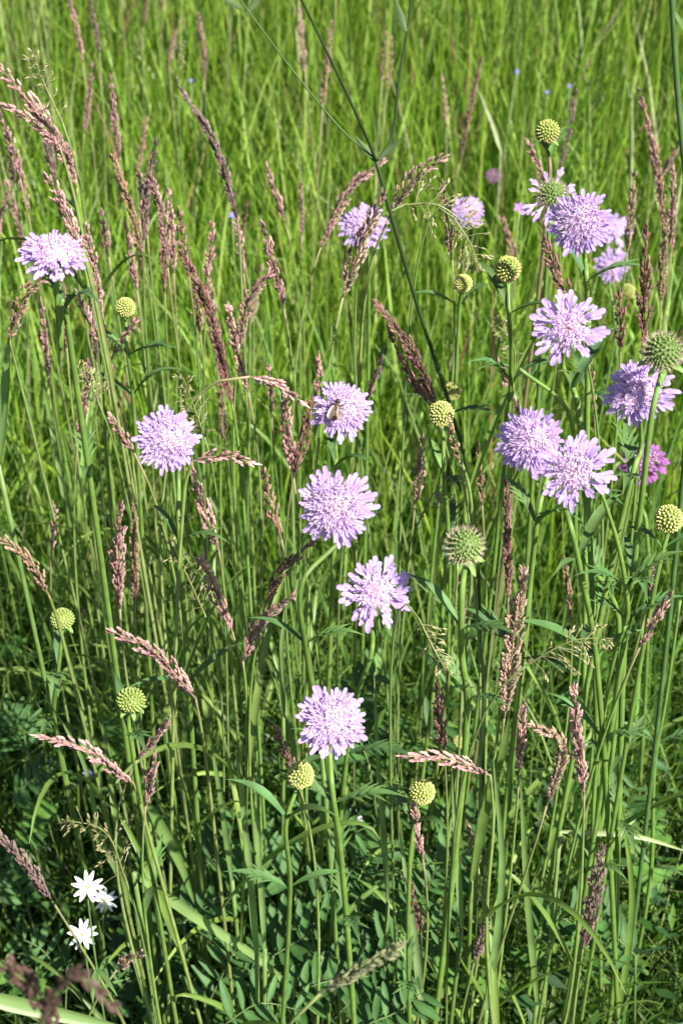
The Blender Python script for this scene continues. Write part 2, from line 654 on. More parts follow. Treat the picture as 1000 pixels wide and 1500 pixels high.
def stem_leaves(root, path, fracs, size, pinn=True):
    """opposite pairs of narrow leaves with a few slender lobes at the nodes"""
    o = root.location
    for fr in fracs:
        i = int(fr * (len(path) - 1))
        p = path[i]
        a0 = random.uniform(0, 6.28)
        for s in (0, math.pi):
            a = a0 + s + random.uniform(-.3, .3)
            d = dirv(a, random.uniform(.6, 1.1))
            L = size * random.uniform(.7, 1.2)
            mb = MB()
            c = jit(mixc((.07, .15, .05), (.10, .19, .05), random.random()), .2)
            ax = bez(p, p + d * L * .35, p + d * L * .6 + dirv(a, .2) * L * .1, p + d * L * .55 + dirv(a, -.1) * L * .5, 8)
            sd = Vector((-math.sin(a), math.cos(a), 0))
            ribbon(mb, [q - o for q in ax], lambda t: L * (.018 + .05 * math.sin(math.pi * min(1, t * .95 + .03)) ** 1.3) * (1 - t ** 4), lambda t: c, sd, .3)
            if pinn and random.random() < .6:
                for k in (2, 3, 4):
                    for sg in (-1, 1):
                        lp = ax[k] - o
                        dd = (sd * sg * .8 + (ax[k + 1] - ax[k]).normalized() * 1.3).normalized()
                        ll = L * .30 * random.uniform(.6, 1.1)
                        leaf_mesh_strip(mb, [lp, lp + dd * ll * .5 + Vector((0, 0, .001)), lp + dd * ll], L * .022, jit(c, .1), dd.cross(Vector((0, 0, 1))).normalized())
            mb.build('leaf', M_LEAF, root)


def foot_for(p, lean_x=None, dy=None):
    """ground point for something standing at p"""
    lx = random.uniform(-.05, .05) if lean_x is None else lean_x
    ly = random.uniform(-.01, .07) if dy is None else dy
    x, y = p.x + lx, p.y + ly
    return Vector((x, y, ground_z(x, y) - .006))


# ---- flowers: u, v, diameter px, real diameter m, kind, normal offsets a b, via pixels, label
FLOWERS = [
    (80, 379, 104, .037, 'dense', -.05, 1.25, [(92, 440), (112, 560)], 'side-on lilac scabious flower resting on a bent brown grass seed head'),
    (247, 645, 98, .038, 'dense', -.12, .12, [(262, 760), (270, 900)], 'lilac scabious flower with a pink grass seed head sticking out sideways beneath it'),
    (500, 600, 92, .037, 'dense', .1, .15, [(492, 700)], 'lilac scabious flower with a small bee sitting on its face'),
    (490, 745, 117, .040, 'dense', -.05, .05, [(444, 850), (450, 960), (478, 1110)], 'largest round lilac scabious flower, directly below the flower with the bee'),
    (550, 868, 108, .040, 'open', .05, .08, [(545, 950), (520, 1030), (498, 1200), (488, 1330)], 'lilac scabious flower with widely spaced petals below the largest round flower'),
    (488, 1057, 110, .039, 'dense', .05, .05, [(486, 1150), (500, 1260)], 'round lilac scabious flower standing lowest of all, beside a yellow bud'),
    (533, 332, 72, .038, 'dense', -.1, .3, [], 'lilac scabious flower half hidden behind a loose beige grass panicle'),
    (686, 310, 50, .036, 'dense', .1, .4, [], 'small pale lilac scabious flower behind a drooping whitish grass panicle'),
    (850, 326, 98, .039, 'dense', -.12, .12, [(858, 400), (860, 460)], 'big lilac scabious flower overlapping a smaller one and a half-shed head'),
    (900, 336, 46, .036, 'open', .3, .2, [(902, 440)], 'small lilac scabious flower peeking out behind the big one'),
    (896, 390, 50, .036, 'open', .02, .05, [(900, 470)], 'small lilac scabious flower under the overlapping pair beside a dark grass spike'),
    (832, 482, 108, .040, 'open', .03, .12, [(845, 590)], 'star-like lilac scabious flower with long separate petals and a dark grass spike above'),
    (779, 645, 104, .039, 'dense', -.28, .08, [(790, 740), (775, 860)], 'dense lilac scabious flower overlapped by an open one in a close pair'),
    (838, 690, 116, .041, 'open', .08, .02, [(835, 770), (848, 830), (872, 960)], 'open lilac scabious flower in front of the dense one in a close pair'),
    (934, 578, 106, .039, 'dense', -.1, .45, [(930, 680), (900, 800)], 'violet scabious flower shaded by the bristly seed head beside it'),
    (944, 676, 72, .036, 'pink', .1, .35, [(945, 760)], 'magenta pink scabious flower behind thin green stems'),
    (723, 257, 24, .028, 'pink', 0, .3, [], 'tiny distant scabious flower with orange centre'),
]
HEADS = {}
random.seed(5)
for i, (u, v, dpx, D, kind, a, b, via, lab) in enumerate(FLOWERS):
    dist = F_PX * D / dpx
    pos = at_dist(u, v, dist)
    nrm = view_normal(pos, a, b)
    yy = pos.y
    vp = [at_y(x, yv, yy + .01 + .006 * k) for k, (x, yv) in enumerate(via)]
    low = vp[-1] if vp else pos
    prevp = vp[-2] if len(vp) > 1 else pos
    lean = 0
    if vp:
        dz = prevp.z - low.z
        lean = max(-.12, min(.12, (low.x - prevp.x) / max(dz, .03) * low.z * .6))
    foot = foot_for(low, lean, .02)
    root = thing('scabious_flower', foot, lab, 'flower', 'scabious flowers in the meadow')
    hd = flower_head(root, pos, nrm, D, kind, 900 + i)
    # head must sit on the stem: the stem ends in the receptacle
    st, path = make_stem(root, pos - nrm * D * .07, nrm, vp, foot, .0019, .0012, G_STEM)
    if dist < 1.0:
        stem_leaves(root, path, (.22, .45), .05)
    HEADS[i] = (root, pos, nrm, D)
    if i == 8:
        pass

# orange heart of the distant flower is its own small bud of anthers
# ---- buds and seed heads
BUDS = [
    (801, 193, 34, .015, 'fringe', 0, .7, [(805, 250)], 'green bud on a pinkish stem standing above the half-shed head'),
    (743, 394, 38, .015, 'fringe', 0, .3, [(745, 460), (748, 560)], 'yellow-green bud with reddish rim hanging beside a dark curved stalk'),
    (678, 415, 27, .013, 'yellow', .1, .3, [], 'small yellow-green bud beneath the drooping whitish grass panicle'),
    (184, 450, 29, .013, 'yellow', 0, .3, [(188, 520), (195, 580)], 'single yellow bud beside reddish grass seed heads, right of the side-on flower'),
    (661, 573, 27, .013, 'yellow', .1, .3, [], 'smaller yellow bud touching a larger yellow bud behind a pink grass spike'),
    (646, 606, 38, .015, 'yellow', -.05, .15, [(650, 700), (655, 800)], 'larger yellow bud of the touching pair crossed by a pink grass spike'),
    (680, 799, 54, .019, 'seed', 0, .75, [(676, 870), (676, 960), (684, 1040)], 'bristly green seed head with leafy collar on a hairy upright stem'),
    (970, 515, 54, .019, 'seed', .05, .75, [(955, 600), (940, 720), (925, 850), (915, 920), (905, 1200), (893, 1480)], 'bristly green seed head shading the violet flower below'),
    (978, 760, 42, .016, 'yellow', -.05, .2, [(960, 850)], 'pale yellow-green bud beside the tall branching green stem'),
    (440, 1135, 40, .015, 'yellow', 0, .15, [(420, 1200), (425, 1300)], 'yellow bud just below the lowest lilac flower, beside a dark grass spike'),
    (618, 1160, 38, .015, 'yellow', .1, .1, [(600, 1260)], 'yellow bud hanging under a horizontal pink grass seed head'),
    (672, 1086, 18, .009, 'yellow', .1, .3, [], 'tiny yellow bud above the horizontal pink grass seed head'),
    (92, 906, 36, .016, 'flat', 0, .6, [(85, 990), (80, 1050)], 'greenish yellow bud with a leafy collar below a drooping brown seed head'),
    (192, 1025, 44, .017, 'flat', .1, .8, [(195, 1100)], 'flat topped green bud beneath the long drooping pink seed head'),
    (918, 427, 22, .016, 'fringe', 0, .2, [], 'blurred orange-brown bud behind the dark grass spike'),
    (250, 1040, 22, .011, 'flat', .2, .4, [], 'small green bud tucked behind the drooping pink seed head'),
]
for i, (u, v, dpx, D, style, a, b, via, lab) in enumerate(BUDS):
    dist = F_PX * D / dpx
    pos = at_dist(u, v, dist)
    nrm = view_normal(pos, a, b)
    vp = [at_y(x, yv, pos.y + .006 * k) for k, (x, yv) in enumerate(via)]
    low = vp[-1] if vp else pos
    foot = foot_for(low, 0 if len(vp) > 3 else None, .02)
    root = thing('scabious_bud', foot, lab, 'flower bud', 'scabious buds and seed heads in the meadow')
    bud_head(root, pos, nrm, D, style, 600 + i)
    st, path = make_stem(root, pos - nrm * D * .32, nrm, vp, foot, .0022 if style == 'seed' else .0016, .0014 if style == 'seed' else .001,
                         G_STEM if i else (.26, .17, .12), .02)
    stem_leaves(root, path, (.25,) if dist > 1 else (.25, .5), .045)

# half-shed head with a few petals left
pos = at_dist(808, 285, F_PX * .017 / 40)
nrm = view_normal(pos, .05, .25)
foot = foot_for(pos, .02, .02)
root = thing('scabious_seed_head', foot, 'half-shed green scabious head with a few drooping violet petals left', 'flower', 'scabious buds and seed heads in the meadow')
hd = bud_head(root, pos, nrm, .017, 'seed', 701)
for k, az in enumerate((-2.6, -2.2, -1.75, -1.35, 2.9, 2.5, .4, .1, 1.2, 1.9)):
    f = link('ray_floret', FLORETS[k % 6], hd)
    q = hd.rotation_quaternion.inverted()
    up = (UP - nrm * UP.dot(nrm)).normalized(); rt = up.cross(nrm)
    o = (rt * math.cos(az) + up * math.sin(az) + nrm * random.uniform(-.3, .1)).normalized()
    x = q @ o; z = (Vector((0, 0, 1)) - x * x.z).normalized(); y = z.cross(x)
    f.location = x * .55
    f.rotation_mode = 'QUATERNION'; f.rotation_quaternion = Matrix((x, y, z)).transposed().to_quaternion()
    L = random.uniform(1.7, 2.1) if k < 4 else random.uniform(1.0, 1.5)
    f.scale = (L, L * .75, L)
make_stem(root, pos - nrm * .005, nrm, [at_y(800, 400, pos.y + .01)], foot, .0018, .0011, G_STEM, .02)

# ------------------------------------------------------------------ the bee on a flower
root_f, fpos, fn, fD = HEADS[2]
bu = UP - fn * UP.dot(fn); bu.normalize()
bu = (Quaternion(fn, math.radians(-12)) @ bu)
br_ = bu.cross(fn)
BL = .0135
bpos = fpos + fn * (fD * .5 * .60 + .0022) + bu * (-.003) + br_ * (-.004)
bee = thing('bee', bpos, 'small brown bee feeding on a lilac flower', 'bee')
mb = MB()


def lathe_axis(mb, prof, ax, s, b, cols, n=10, o=Vector((0, 0, 0))):
    prev = None
    for i, (t, rr, rz) in enumerate(prof):
        ring = [mb.vert(o + ax * t + s * math.cos(6.2832 * k / n) * rr + b * math.sin(6.2832 * k / n) * rr * .85 + b * rz, cols[i]) for k in range(n)]
        if prev:
            for k in range(n):
                mb.f.append((prev[k], prev[(k + 1) % n], ring[(k + 1) % n], ring[k]))
        prev = ring


dk, br2, yl = (.02, .013, .008), (.09, .045, .016), (.18, .10, .03)
prof = [(-.5, .001, -.03), (-.47, .07, -.03), (-.40, .12, -.02), (-.36, .135, -.02), (-.30, .155, -.01), (-.26, .16, -.01), (-.18, .165, 0), (-.14, .165, 0), (-.05, .13, 0), (-.02, .07, 0),
        (.02, .12, .02), (.10, .17, .03), (.18, .17, .03), (.26, .10, .01), (.28, .06, 0), (.31, .10, 0), (.37, .13, -.01), (.44, .10, -.02), (.48, .001, -.03)]
cols = [dk, dk, br2, dk, dk, yl, dk, yl, br2, dk, br2, br2, br2, br2, dk, dk, dk, br2, dk]
lathe_axis(mb, [(t * BL, r * BL, z * BL) for t, r, z in prof], bu, br_, fn, cols)
mb.build('body', M_INSECT, bee)
for sg in (-1, 1):
    mb = MB()
    P = [br_ * sg * .1 * BL + fn * .17 * BL + bu * .12 * BL]
    d = (-bu * .9 + br_ * sg * .22 + fn * .12).normalized()
    P = [P[0] + d * t * .62 * BL for t in (0, .3, .6, .85, 1)]
    ribbon(mb, P, lambda t: BL * (.03 + .11 * math.sin(math.pi * (.1 + .85 * t))), lambda t: (.7, .7, .65), br_, .1)
    mb.build('wing', M_WING, bee)
    for k in (-.02, .1, .2):
        mb = MB()
        a = br_ * sg * .12 * BL + bu * k * BL - fn * .05 * BL
        kn = a + br_ * sg * .2 * BL + bu * (k - .08) * BL + fn * .03 * BL
        ft = kn + br_ * sg * .08 * BL - fn * .22 * BL + bu * (k - .1) * BL
        tube(mb, [a, kn, ft], lambda t: BL * (.025 - .01 * t), lambda t: dk, 5)
        mb.build('leg', M_INSECT, bee)
    mb = MB()
    a = br_ * sg * .05 * BL + bu * .45 * BL
    tube(mb, [a, a + bu * .14 * BL + br_ * sg * .06 * BL + fn * .06 * BL, a + bu * .24 * BL + br_ * sg * .16 * BL + fn * .02 * BL], lambda t: BL * .012, lambda t: dk, 4)
    mb.build('antenna', M_INSECT, bee)

# ------------------------------------------------------------------ soft grass panicles
PAL = {
    'pink': ((.36, .16, .17), (.62, .43, .38), (.28, .085, .13)),
    'dark': ((.17, .075, .07), (.36, .20, .17), (.11, .04, .05)),
    'pale': ((.38, .24, .18), (.58, .45, .33), (.28, .13, .12)),
    'brown': ((.26, .14, .10), (.48, .34, .23), (.18, .08, .075)),
    'shade': ((.07, .035, .03), (.15, .09, .075), (.045, .02, .02)),  # brown husks with shade put into the colour, for the closest panicles
    'green': ((.24, .28, .12), (.46, .46, .26), (.20, .20, .09)),
    'grey': ((.19, .11, .115), (.36, .25, .24), (.12, .06, .075)),
}


def spikelet(mb, p, d, out, L, pal):
    """pointed husk: four sided almond with pale keels"""
    s = out - d * out.dot(d)
    s = s.normalized() if s.length > 1e-6 else perp(d)
    b = d.cross(s)
    c = pal[0] if random.random() < .6 else pal[2]
    c = jit(c, .2)
    e = jit(pal[1], .15)
    wd = L * random.uniform(.19, .27)
    base = mb.vert(p, mixc(c, (.35, .36, .16), .5))
    m1 = [mb.vert(p + d * L * .35 + s * wd, mixc(c, e, .2)), mb.vert(p + d * L * .35 + b * wd * .8, c),
          mb.vert(p + d * L * .35 - s * wd * .7, c), mb.vert(p + d * L * .35 - b * wd * .8, e)]
    t1 = mb.vert(p + d * L * random.uniform(.9, 1.1) + s * wd * .5, e)
    t2 = mb.vert(p + d * L * .88 - s * wd * .4, mixc(c, e, .4))
    for k in range(4):
        mb.f.append((base, m1[(k + 1) % 4], m1[k]))
    mb.f += [(m1[0], m1[1], t1), (m1[1], m1[2], t2), (m1[2], m1[3], t2), (m1[3], m1[0], t1), (m1[1], t2, t1), (m1[3], t1, t2)]


def panicle(mb, path, W, L, pal, dens=1.0, loose=0.0, r=random, splay=None):
    """path from base to tip; W full width m; L spikelet length m"""
    n = len(path) - 1
    T = tangents(path)
    tot = sum((path[i + 1] - path[i]).length for i in range(n))

    def P(s):
        s = max(0, min(.9999, s)); x = s * n; i = int(x)
        return path[i].lerp(path[i + 1], x - i), T[i].lerp(T[i + 1], x - i).normalized()
    # axis
    tube(mb, path, lambda t: lerp(.0007, .0003, t), lambda t: mixc((.22, .26, .10), pal[2], .4), 4)
    nodes = max(6, int(tot / .0058))
    for k in range(nodes):
        s0 = (k + r.uniform(0, .6)) / nodes * .97
        p0, t0 = P(s0)
        env = (min(1, (s0 + .06) / .22) ** .8) * (1 - s0) ** .55 * 1.05
        nb = 3 if s0 < .7 else 2
        a0 = r.uniform(0, 6.28)
        for j in range(nb):
            a = a0 + j * 6.283 / nb + r.uniform(-.4, .4)
            s = perp(t0); b = t0.cross(s)
            o = s * math.cos(a) + b * math.sin(a)
            bl = (tot * .16 + W * .3) * (1 - s0 * .75) * r.uniform(.55, 1.15) * (1 + loose)
            reach = W * .5 * env * r.uniform(.45, 1.1)
            cnt = max(3, int(bl / (L * .42) * dens * 1.25))
            for q in range(cnt):
                f = (q + .4) / cnt
                ss = s0 + f * bl / tot * .9
                if ss > 1.01:
                    break
                pp, tt = P(ss)
                off = o * reach * math.sin(min(1, f * 1.15) * math.pi * .5) * (1 - .35 * f)
                j3 = Vector((r.uniform(-1, 1), r.uniform(-1, 1), r.uniform(-1, 1))) * L * .13
                d = (tt + o * (r.uniform(.05, .42) + loose * .6) + j3 * 60 * .25).normalized()
                spikelet(mb, pp + off + j3, d, o, L * r.uniform(.75, 1.15), pal)
    # tip
    pp, tt = P(.99)
    for q in range(3):
        spikelet(mb, pp - tt * L * .4 * q, (tt + Vector((r.uniform(-.2, .2), r.uniform(-.2, .2), 0))).normalized(), perp(tt), L, pal)


def default_h(v):
    return lerp(.86, .58, max(0, min(1, (v - 100) / 1050)))


# tip, (mid), base ..., width px, palette, tip height or None, label, via pixels under the base
GR = 'soft grass seed heads among the flowers'
LB = {
    'slim': 'slim pinkish seed head standing upright in the tall grass',
    'dark': 'dark purple-brown upright grass spike',
    'droop': 'pink grass seed head nodding over to one side',
}
PAN = [
    ([(-12, 85), (45, 150), (90, 212), (113, 275)], 30, 'pink', .93, 'long arching purple seed head above the side-on flower', [(118, 340), (140, 500)]),
    ([(-8, 148), (40, 172), (88, 215)], 13, 'pink', .92, 'thin side spike joining the long arching purple seed head', [(112, 300)]),
    ([(0, 165), (18, 215), (30, 262)], 15, 'pink', .85, None, []),
    ([(70, 258), (92, 300), (122, 372)], 27, 'pink', .90, 'dense pink seed head rising behind the side-on flower', [(140, 440)]),
    ([(45, 140), (66, 200), (84, 268)], 12, 'grey', .80, None, []),
    ([(265, 130), (312, 205), (348, 322)], 11, 'grey', .88, 'solitary thin greyish seed head arching high above the other spikes', [(352, 380)]),
    ([(162, 112), (168, 170), (175, 238)], 11, 'pink', .80, None, []),
    ([(165, 230), (190, 300), (212, 392)], 13, 'brown', .82, None, []),
    ([(229, 208), (216, 275), (211, 352)], 13, 'grey', .85, 'seed head with a blackish bent tip', []),
    ([(221, 256), (236, 310), (246, 392)], 15, 'pink', .84, None, []),
    ([(248, 280), (252, 340), (255, 400)], 11, 'pink', .80, None, []),
    ([(262, 308), (268, 350), (277, 405)], 15, 'brown', .84, None, []),
    ([(150, 310), (155, 345), (160, 376)], 11, 'pink', .78, None, []),
    ([(311, 328), (308, 370), (304, 412)], 11, 'pink', .78, None, []),
    ([(385, 328), (400, 385), (416, 452)], 17, 'pink', .82, None, []),
    ([(390, 240), (402, 280), (418, 328)], 10, 'pink', .74, None, []),
    ([(135, 92), (131, 140), (124, 196)], 10, 'pink', .72, None, []),
    ([(440, 268), (441, 300), (442, 345)], 8, 'pink', .68, None, []),
    ([(290, 20), (297, 60), (300, 110)], 8, 'pink', .62, None, []),
    ([(268, 372), (305, 450), (340, 592)], 20, 'dark', .85, 'bold dark red seed head leaning beside pink bushy heads', [(350, 660)]),
    ([(397, 400), (366, 436), (350, 512)], 24, 'pink', .80, 'bushy pink seed head with hooked tip', []),
    ([(334, 448), (346, 505), (364, 575)], 15, 'pink', .80, None, []),
    ([(446, 592), (405, 563), (366, 552)], 16, 'pink', .80, 'pink seed head bent over horizontally among upright grass', []),
    ([(70, 400), (38, 432), (14, 498)], 27, 'brown', .84, 'bent brown seed head on which the side-on flower rests', [(30, 560), (75, 740), (115, 900), (150, 1060), (188, 1222)]),
    ([(127, 332), (138, 400), (150, 488)], 20, 'pink', .84, 'pink seed head passing just beside the side-on flower', []),
    ([(113, 428), (128, 462), (149, 505)], 12, 'pink', .80, None, []),
    ([(201, 468), (184, 492), (165, 522)], 13, 'pink', .78, 'short reddish seed head slanting under the lone yellow bud', []),
    ([(132, 528), (126, 580), (115, 645)], 15, 'pink', .74, None, []),
    ([(160, 608), (176, 632), (197, 664)], 15, 'pink', .76, None, []),
    ([(374, 679), (330, 668), (282, 676)], 24, 'pink', .78, 'pink seed head sticking out sideways under a lilac flower', [(270, 720)]),
    ([(283, 690), (297, 740), (321, 808)], 23, 'pink', .76, 'stout pink seed head below the sideways seed head', [(330, 880)]),
    ([(416, 558), (420, 620), (430, 698)], 20, 'pink', .76, None, []),
    ([(386, 690), (397, 735), (412, 790)], 17, 'brown', .72, None, []),
    ([(457, 585), (448, 630), (430, 700)], 20, 'dark', .79, 'dark seed head touching the edge of the flower with the bee', []),
    ([(466, 518), (466, 550), (464, 580)], 11, 'pink', .76, None, []),
    ([(78, 738), (80, 770), (76, 806)], 10, 'pink', .66, None, []),
    ([(-4, 786), (38, 815), (72, 872)], 18, 'brown', .73, 'drooping brown seed head above a greenish bud', [(88, 920)]),
    ([(178, 738), (174, 810), (176, 892)], 27, 'pink', .73, 'broad upright pink seed head of two joined spikes, the redder one', []),
    ([(196, 742), (197, 810), (198, 886)], 16, 'brown', .72, 'greenish brown spike joined to a broad upright pink seed head', []),
    ([(295, 818), (315, 862), (340, 925)], 23, 'pink', .71, 'stout pink seed head leaning over fine meadow grass', []),
    ([(163, 924), (225, 955), (287, 1024)], 26, 'pink', .70, 'long drooping pink seed head above a flat green bud', [(300, 1100)]),
    ([(54, 1078), (120, 1095), (197, 1148)], 20, 'pink', .66, 'long pink seed head lying almost flat over dark leaves', [(212, 1200)]),
    ([(247, 1055), (228, 1080), (202, 1112)], 14, 'pink', .66, 'short pink spike leaning over a forked pink seed head', []),
    ([(228, 1104), (222, 1140), (214, 1180)], 18, 'pink', .65, 'short forked pink seed head beside a folded leaf', []),
    ([(458, 795), (415, 832), (392, 880)], 18, 'dark', .76, 'dark arching seed head beneath the largest round flower', []),
    ([(432, 873), (388, 905), (356, 968)], 20, 'pink', .72, 'pink seed head slanting upward below the dark arching one', [(362, 1040)]),
    ([(404, 1066), (415, 1095), (432, 1134)], 17, 'dark', .66, 'short dark spike beside the yellow bud under the lowest flower', []),
    ([(742, 705), (743, 790), (744, 875)], 13, 'dark', .76, 'very slender blackish spike standing above a pale seed head', []),
    ([(767, 834), (752, 930), (738, 1052)], 30, 'pale', .73, 'tall pale beige seed head with a green leaf at its foot', [(728, 1130), (715, 1300), (690, 1480)]),
    ([(640, 1003), (644, 1050), (650, 1104)], 20, 'dark', .66, 'short dark red spike above the horizontal pink seed head', []),
    ([(588, 1108), (650, 1110), (718, 1136)], 24, 'pink', .66, 'horizontal pink seed head above a yellow bud', [(722, 1200), (712, 1380)]),
    ([(766, 1030), (763, 1080), (760, 1132)], 14, 'pink', .65, None, []),
    ([(839, 1004), (846, 1080), (855, 1165)], 20, 'pink', .68, 'upright pink seed head standing alone on a straight green stalk', [(850, 1300), (830, 1480)]),
    ([(778, 1062), (822, 1086), (800, 1180)], 14, 'pale', .65, 'hooked pale seed head beside the solitary upright pink one', []),
    ([(983, 870), (960, 905), (936, 948)], 15, 'pink', .72, 'pink seed head slanting behind the tall branching stem', []),
    ([(962, 818), (955, 850), (948, 880)], 9, 'pink', .70, None, []),
    ([(827, 818), (832, 860), (836, 910)], 9, 'brown', .66, None, []),
    ([(674, 832), (676, 880), (677, 925)], 10, 'brown', .70, 'thin brown seed head hidden behind the bristly seed head stem', []),
    ([(550, 443), (600, 508), (640, 598)], 20, 'dark', .84, 'long dark pink spike pointing at the pair of yellow buds', [(668, 660), (690, 740)]),
    ([(568, 480), (598, 545), (628, 590)], 14, 'dark', .82, 'lower branch of dark pink spikelets beneath the long spike', []),
    ([(656, 612), (663, 640), (672, 674)], 11, 'brown', .80, None, []),
    ([(561, 512), (552, 545), (538, 586)], 12, 'grey', .72, None, []),
    ([(728, 526), (742, 560), (760, 606)], 14, 'pink', .74, None, []),
    ([(619, 640), (614, 690), (608, 738)], 15, 'pale', .70, None, []),
    ([(946, 332), (943, 415), (942, 510)], 19, 'dark', .90, 'thick dark brown spike rising above the violet flower', []),
    ([(798, 352), (815, 400), (838, 450)], 22, 'dark', .89, 'dark brown spike leaning on the star-like flower', []),
    ([(906, 428), (908, 470), (908, 515)], 15, 'dark', .80, 'shaded dark spike behind the star-like flower', []),
    ([(935, 130), (955, 215), (965, 290)], 10, 'pink', .78, None, []),
    ([(928, 255), (924, 310), (918, 370)], 10, 'pale', .78, None, []),
    ([(770, 206), (785, 235), (802, 275)], 10, 'pink', .80, None, []),
    ([(976, 320), (970, 380), (968, 440)], 12, 'brown', .78, None, []),
    ([(652, 230), (610, 258), (568, 322)], 26, 'pale', .90, 'fluffy beige seed head leaning out beside the dark forked stem', [(545, 380), (530, 470)]),
    ([(563, 285), (530, 350), (502, 436)], 28, 'pale', .90, 'loose beige panicle hanging in front of a lilac flower', []),
    ([(562, 236), (515, 275), (470, 362)], 16, 'pink', .80, 'faint pink seed head bending behind the dark forked stem', []),
    ([(705, 85), (688, 160), (672, 240)], 9, 'brown', .72, None, []),
    ([(648, 268), (655, 320), (662, 380)], 20, 'brown', .84, 'bushy beige seed head beside the small pale lilac flower', []),
    ([(204, 252), (210, 290), (216, 345)], 12, 'pink', .80, None, []),
    ([(285, 395), (288, 440), (294, 490)], 13, 'brown', .78, None, []),
    ([(302, 388), (307, 430), (313, 480)], 12, 'pink', .77, None, []),
    ([(318, 470), (322, 515), (327, 570)], 12, 'brown', .74, None, []),
    ([(98, 285), (104, 320), (112, 365)], 12, 'grey', .78, None, []),
    ([(184, 325), (192, 370), (201, 425)], 12, 'pink', .78, None, []),
    ([(236, 325), (239, 370), (242, 430)], 11, 'brown', .76, None, []),
    ([(28, 235), (34, 270), (42, 315)], 11, 'pink', .78, None, []),
    ([(12, 195), (16, 230), (22, 270)], 12, 'grey', .80, None, []),
    ([(155, 478), (157, 520), (160, 570)], 11, 'pink', .72, None, []),
    ([(394, 538), (396, 570), (398, 610)], 11, 'pink', .72, None, []),
    ([(322, 560), (325, 600), (329, 650)], 11, 'brown', .70, None, []),
    ([(90, 400), (94, 450), (98, 510)], 12, 'brown', .76, None, []),
    ([(60, 440), (66, 490), (72, 550)], 11, 'pink', .74, None, []),
    ([(345, 310), (350, 350), (357, 400)], 10, 'pink', .74, None, []),
    ([(132, 440), (136, 480), (142, 530)], 12, 'grey', .76, None, []),
    ([(985, 240), (984, 300), (982, 370)], 11, 'pink', .78, None, []),
    ([(960, 210), (966, 270), (974, 340)], 11, 'brown', .76, None, []),
    ([(862, 520), (866, 560), (870, 605)], 11, 'brown', .74, None, []),
    ([(700, 650), (702, 690), (706, 740)], 10, 'brown', .68, None, []),
    ([(881, 1238), (870, 1310), (853, 1390)], 32, 'grey', .52, 'broad shaded purple-grey seed head low in the dark grass', [(840, 1480)]),
    ([(598, 1288), (607, 1325), (616, 1366)], 21, 'dark', .52, 'dark seed head bursting from a pale green sheath', [(620, 1490)]),
    ([(717, 1338), (706, 1370), (694, 1410)], 16, 'grey', .48, None, []),
    ([(688, 1212), (694, 1240), (700, 1272)], 14, 'pale', .52, None, []),
    ([(606, 1178), (610, 1215), (619, 1258)], 12, 'pink', .60, 'thin pink spike hanging below a yellow bud', []),
    ([(-6, 1218), (35, 1262), (76, 1318)], 24, 'grey', .58, 'shaded purple seed head slanting above the white stitchwort', []),
    ([(208, 1398), (190, 1405), (172, 1420)], 18, 'pale', .45, 'small pale tuft of seed husks near the white stitchwort', []),
    ([(588, 1383), (535, 1415), (470, 1455)], 22, 'green', .75, 'blurred pale green grass spike lying close over the vetch', []),
    ([(-20, 1400), (40, 1440), (90, 1520)], 40, 'shade', .84, 'blurred brown panicle coloured as if in shade, very close over the grass', []),
    ([(168, 1478), (110, 1428), (60, 1500)], 18, 'shade', .84, 'blurred thin brown branch in the same shade colours, close beside the panicle', []),
]
random.seed(21)
SLIM_N = 0
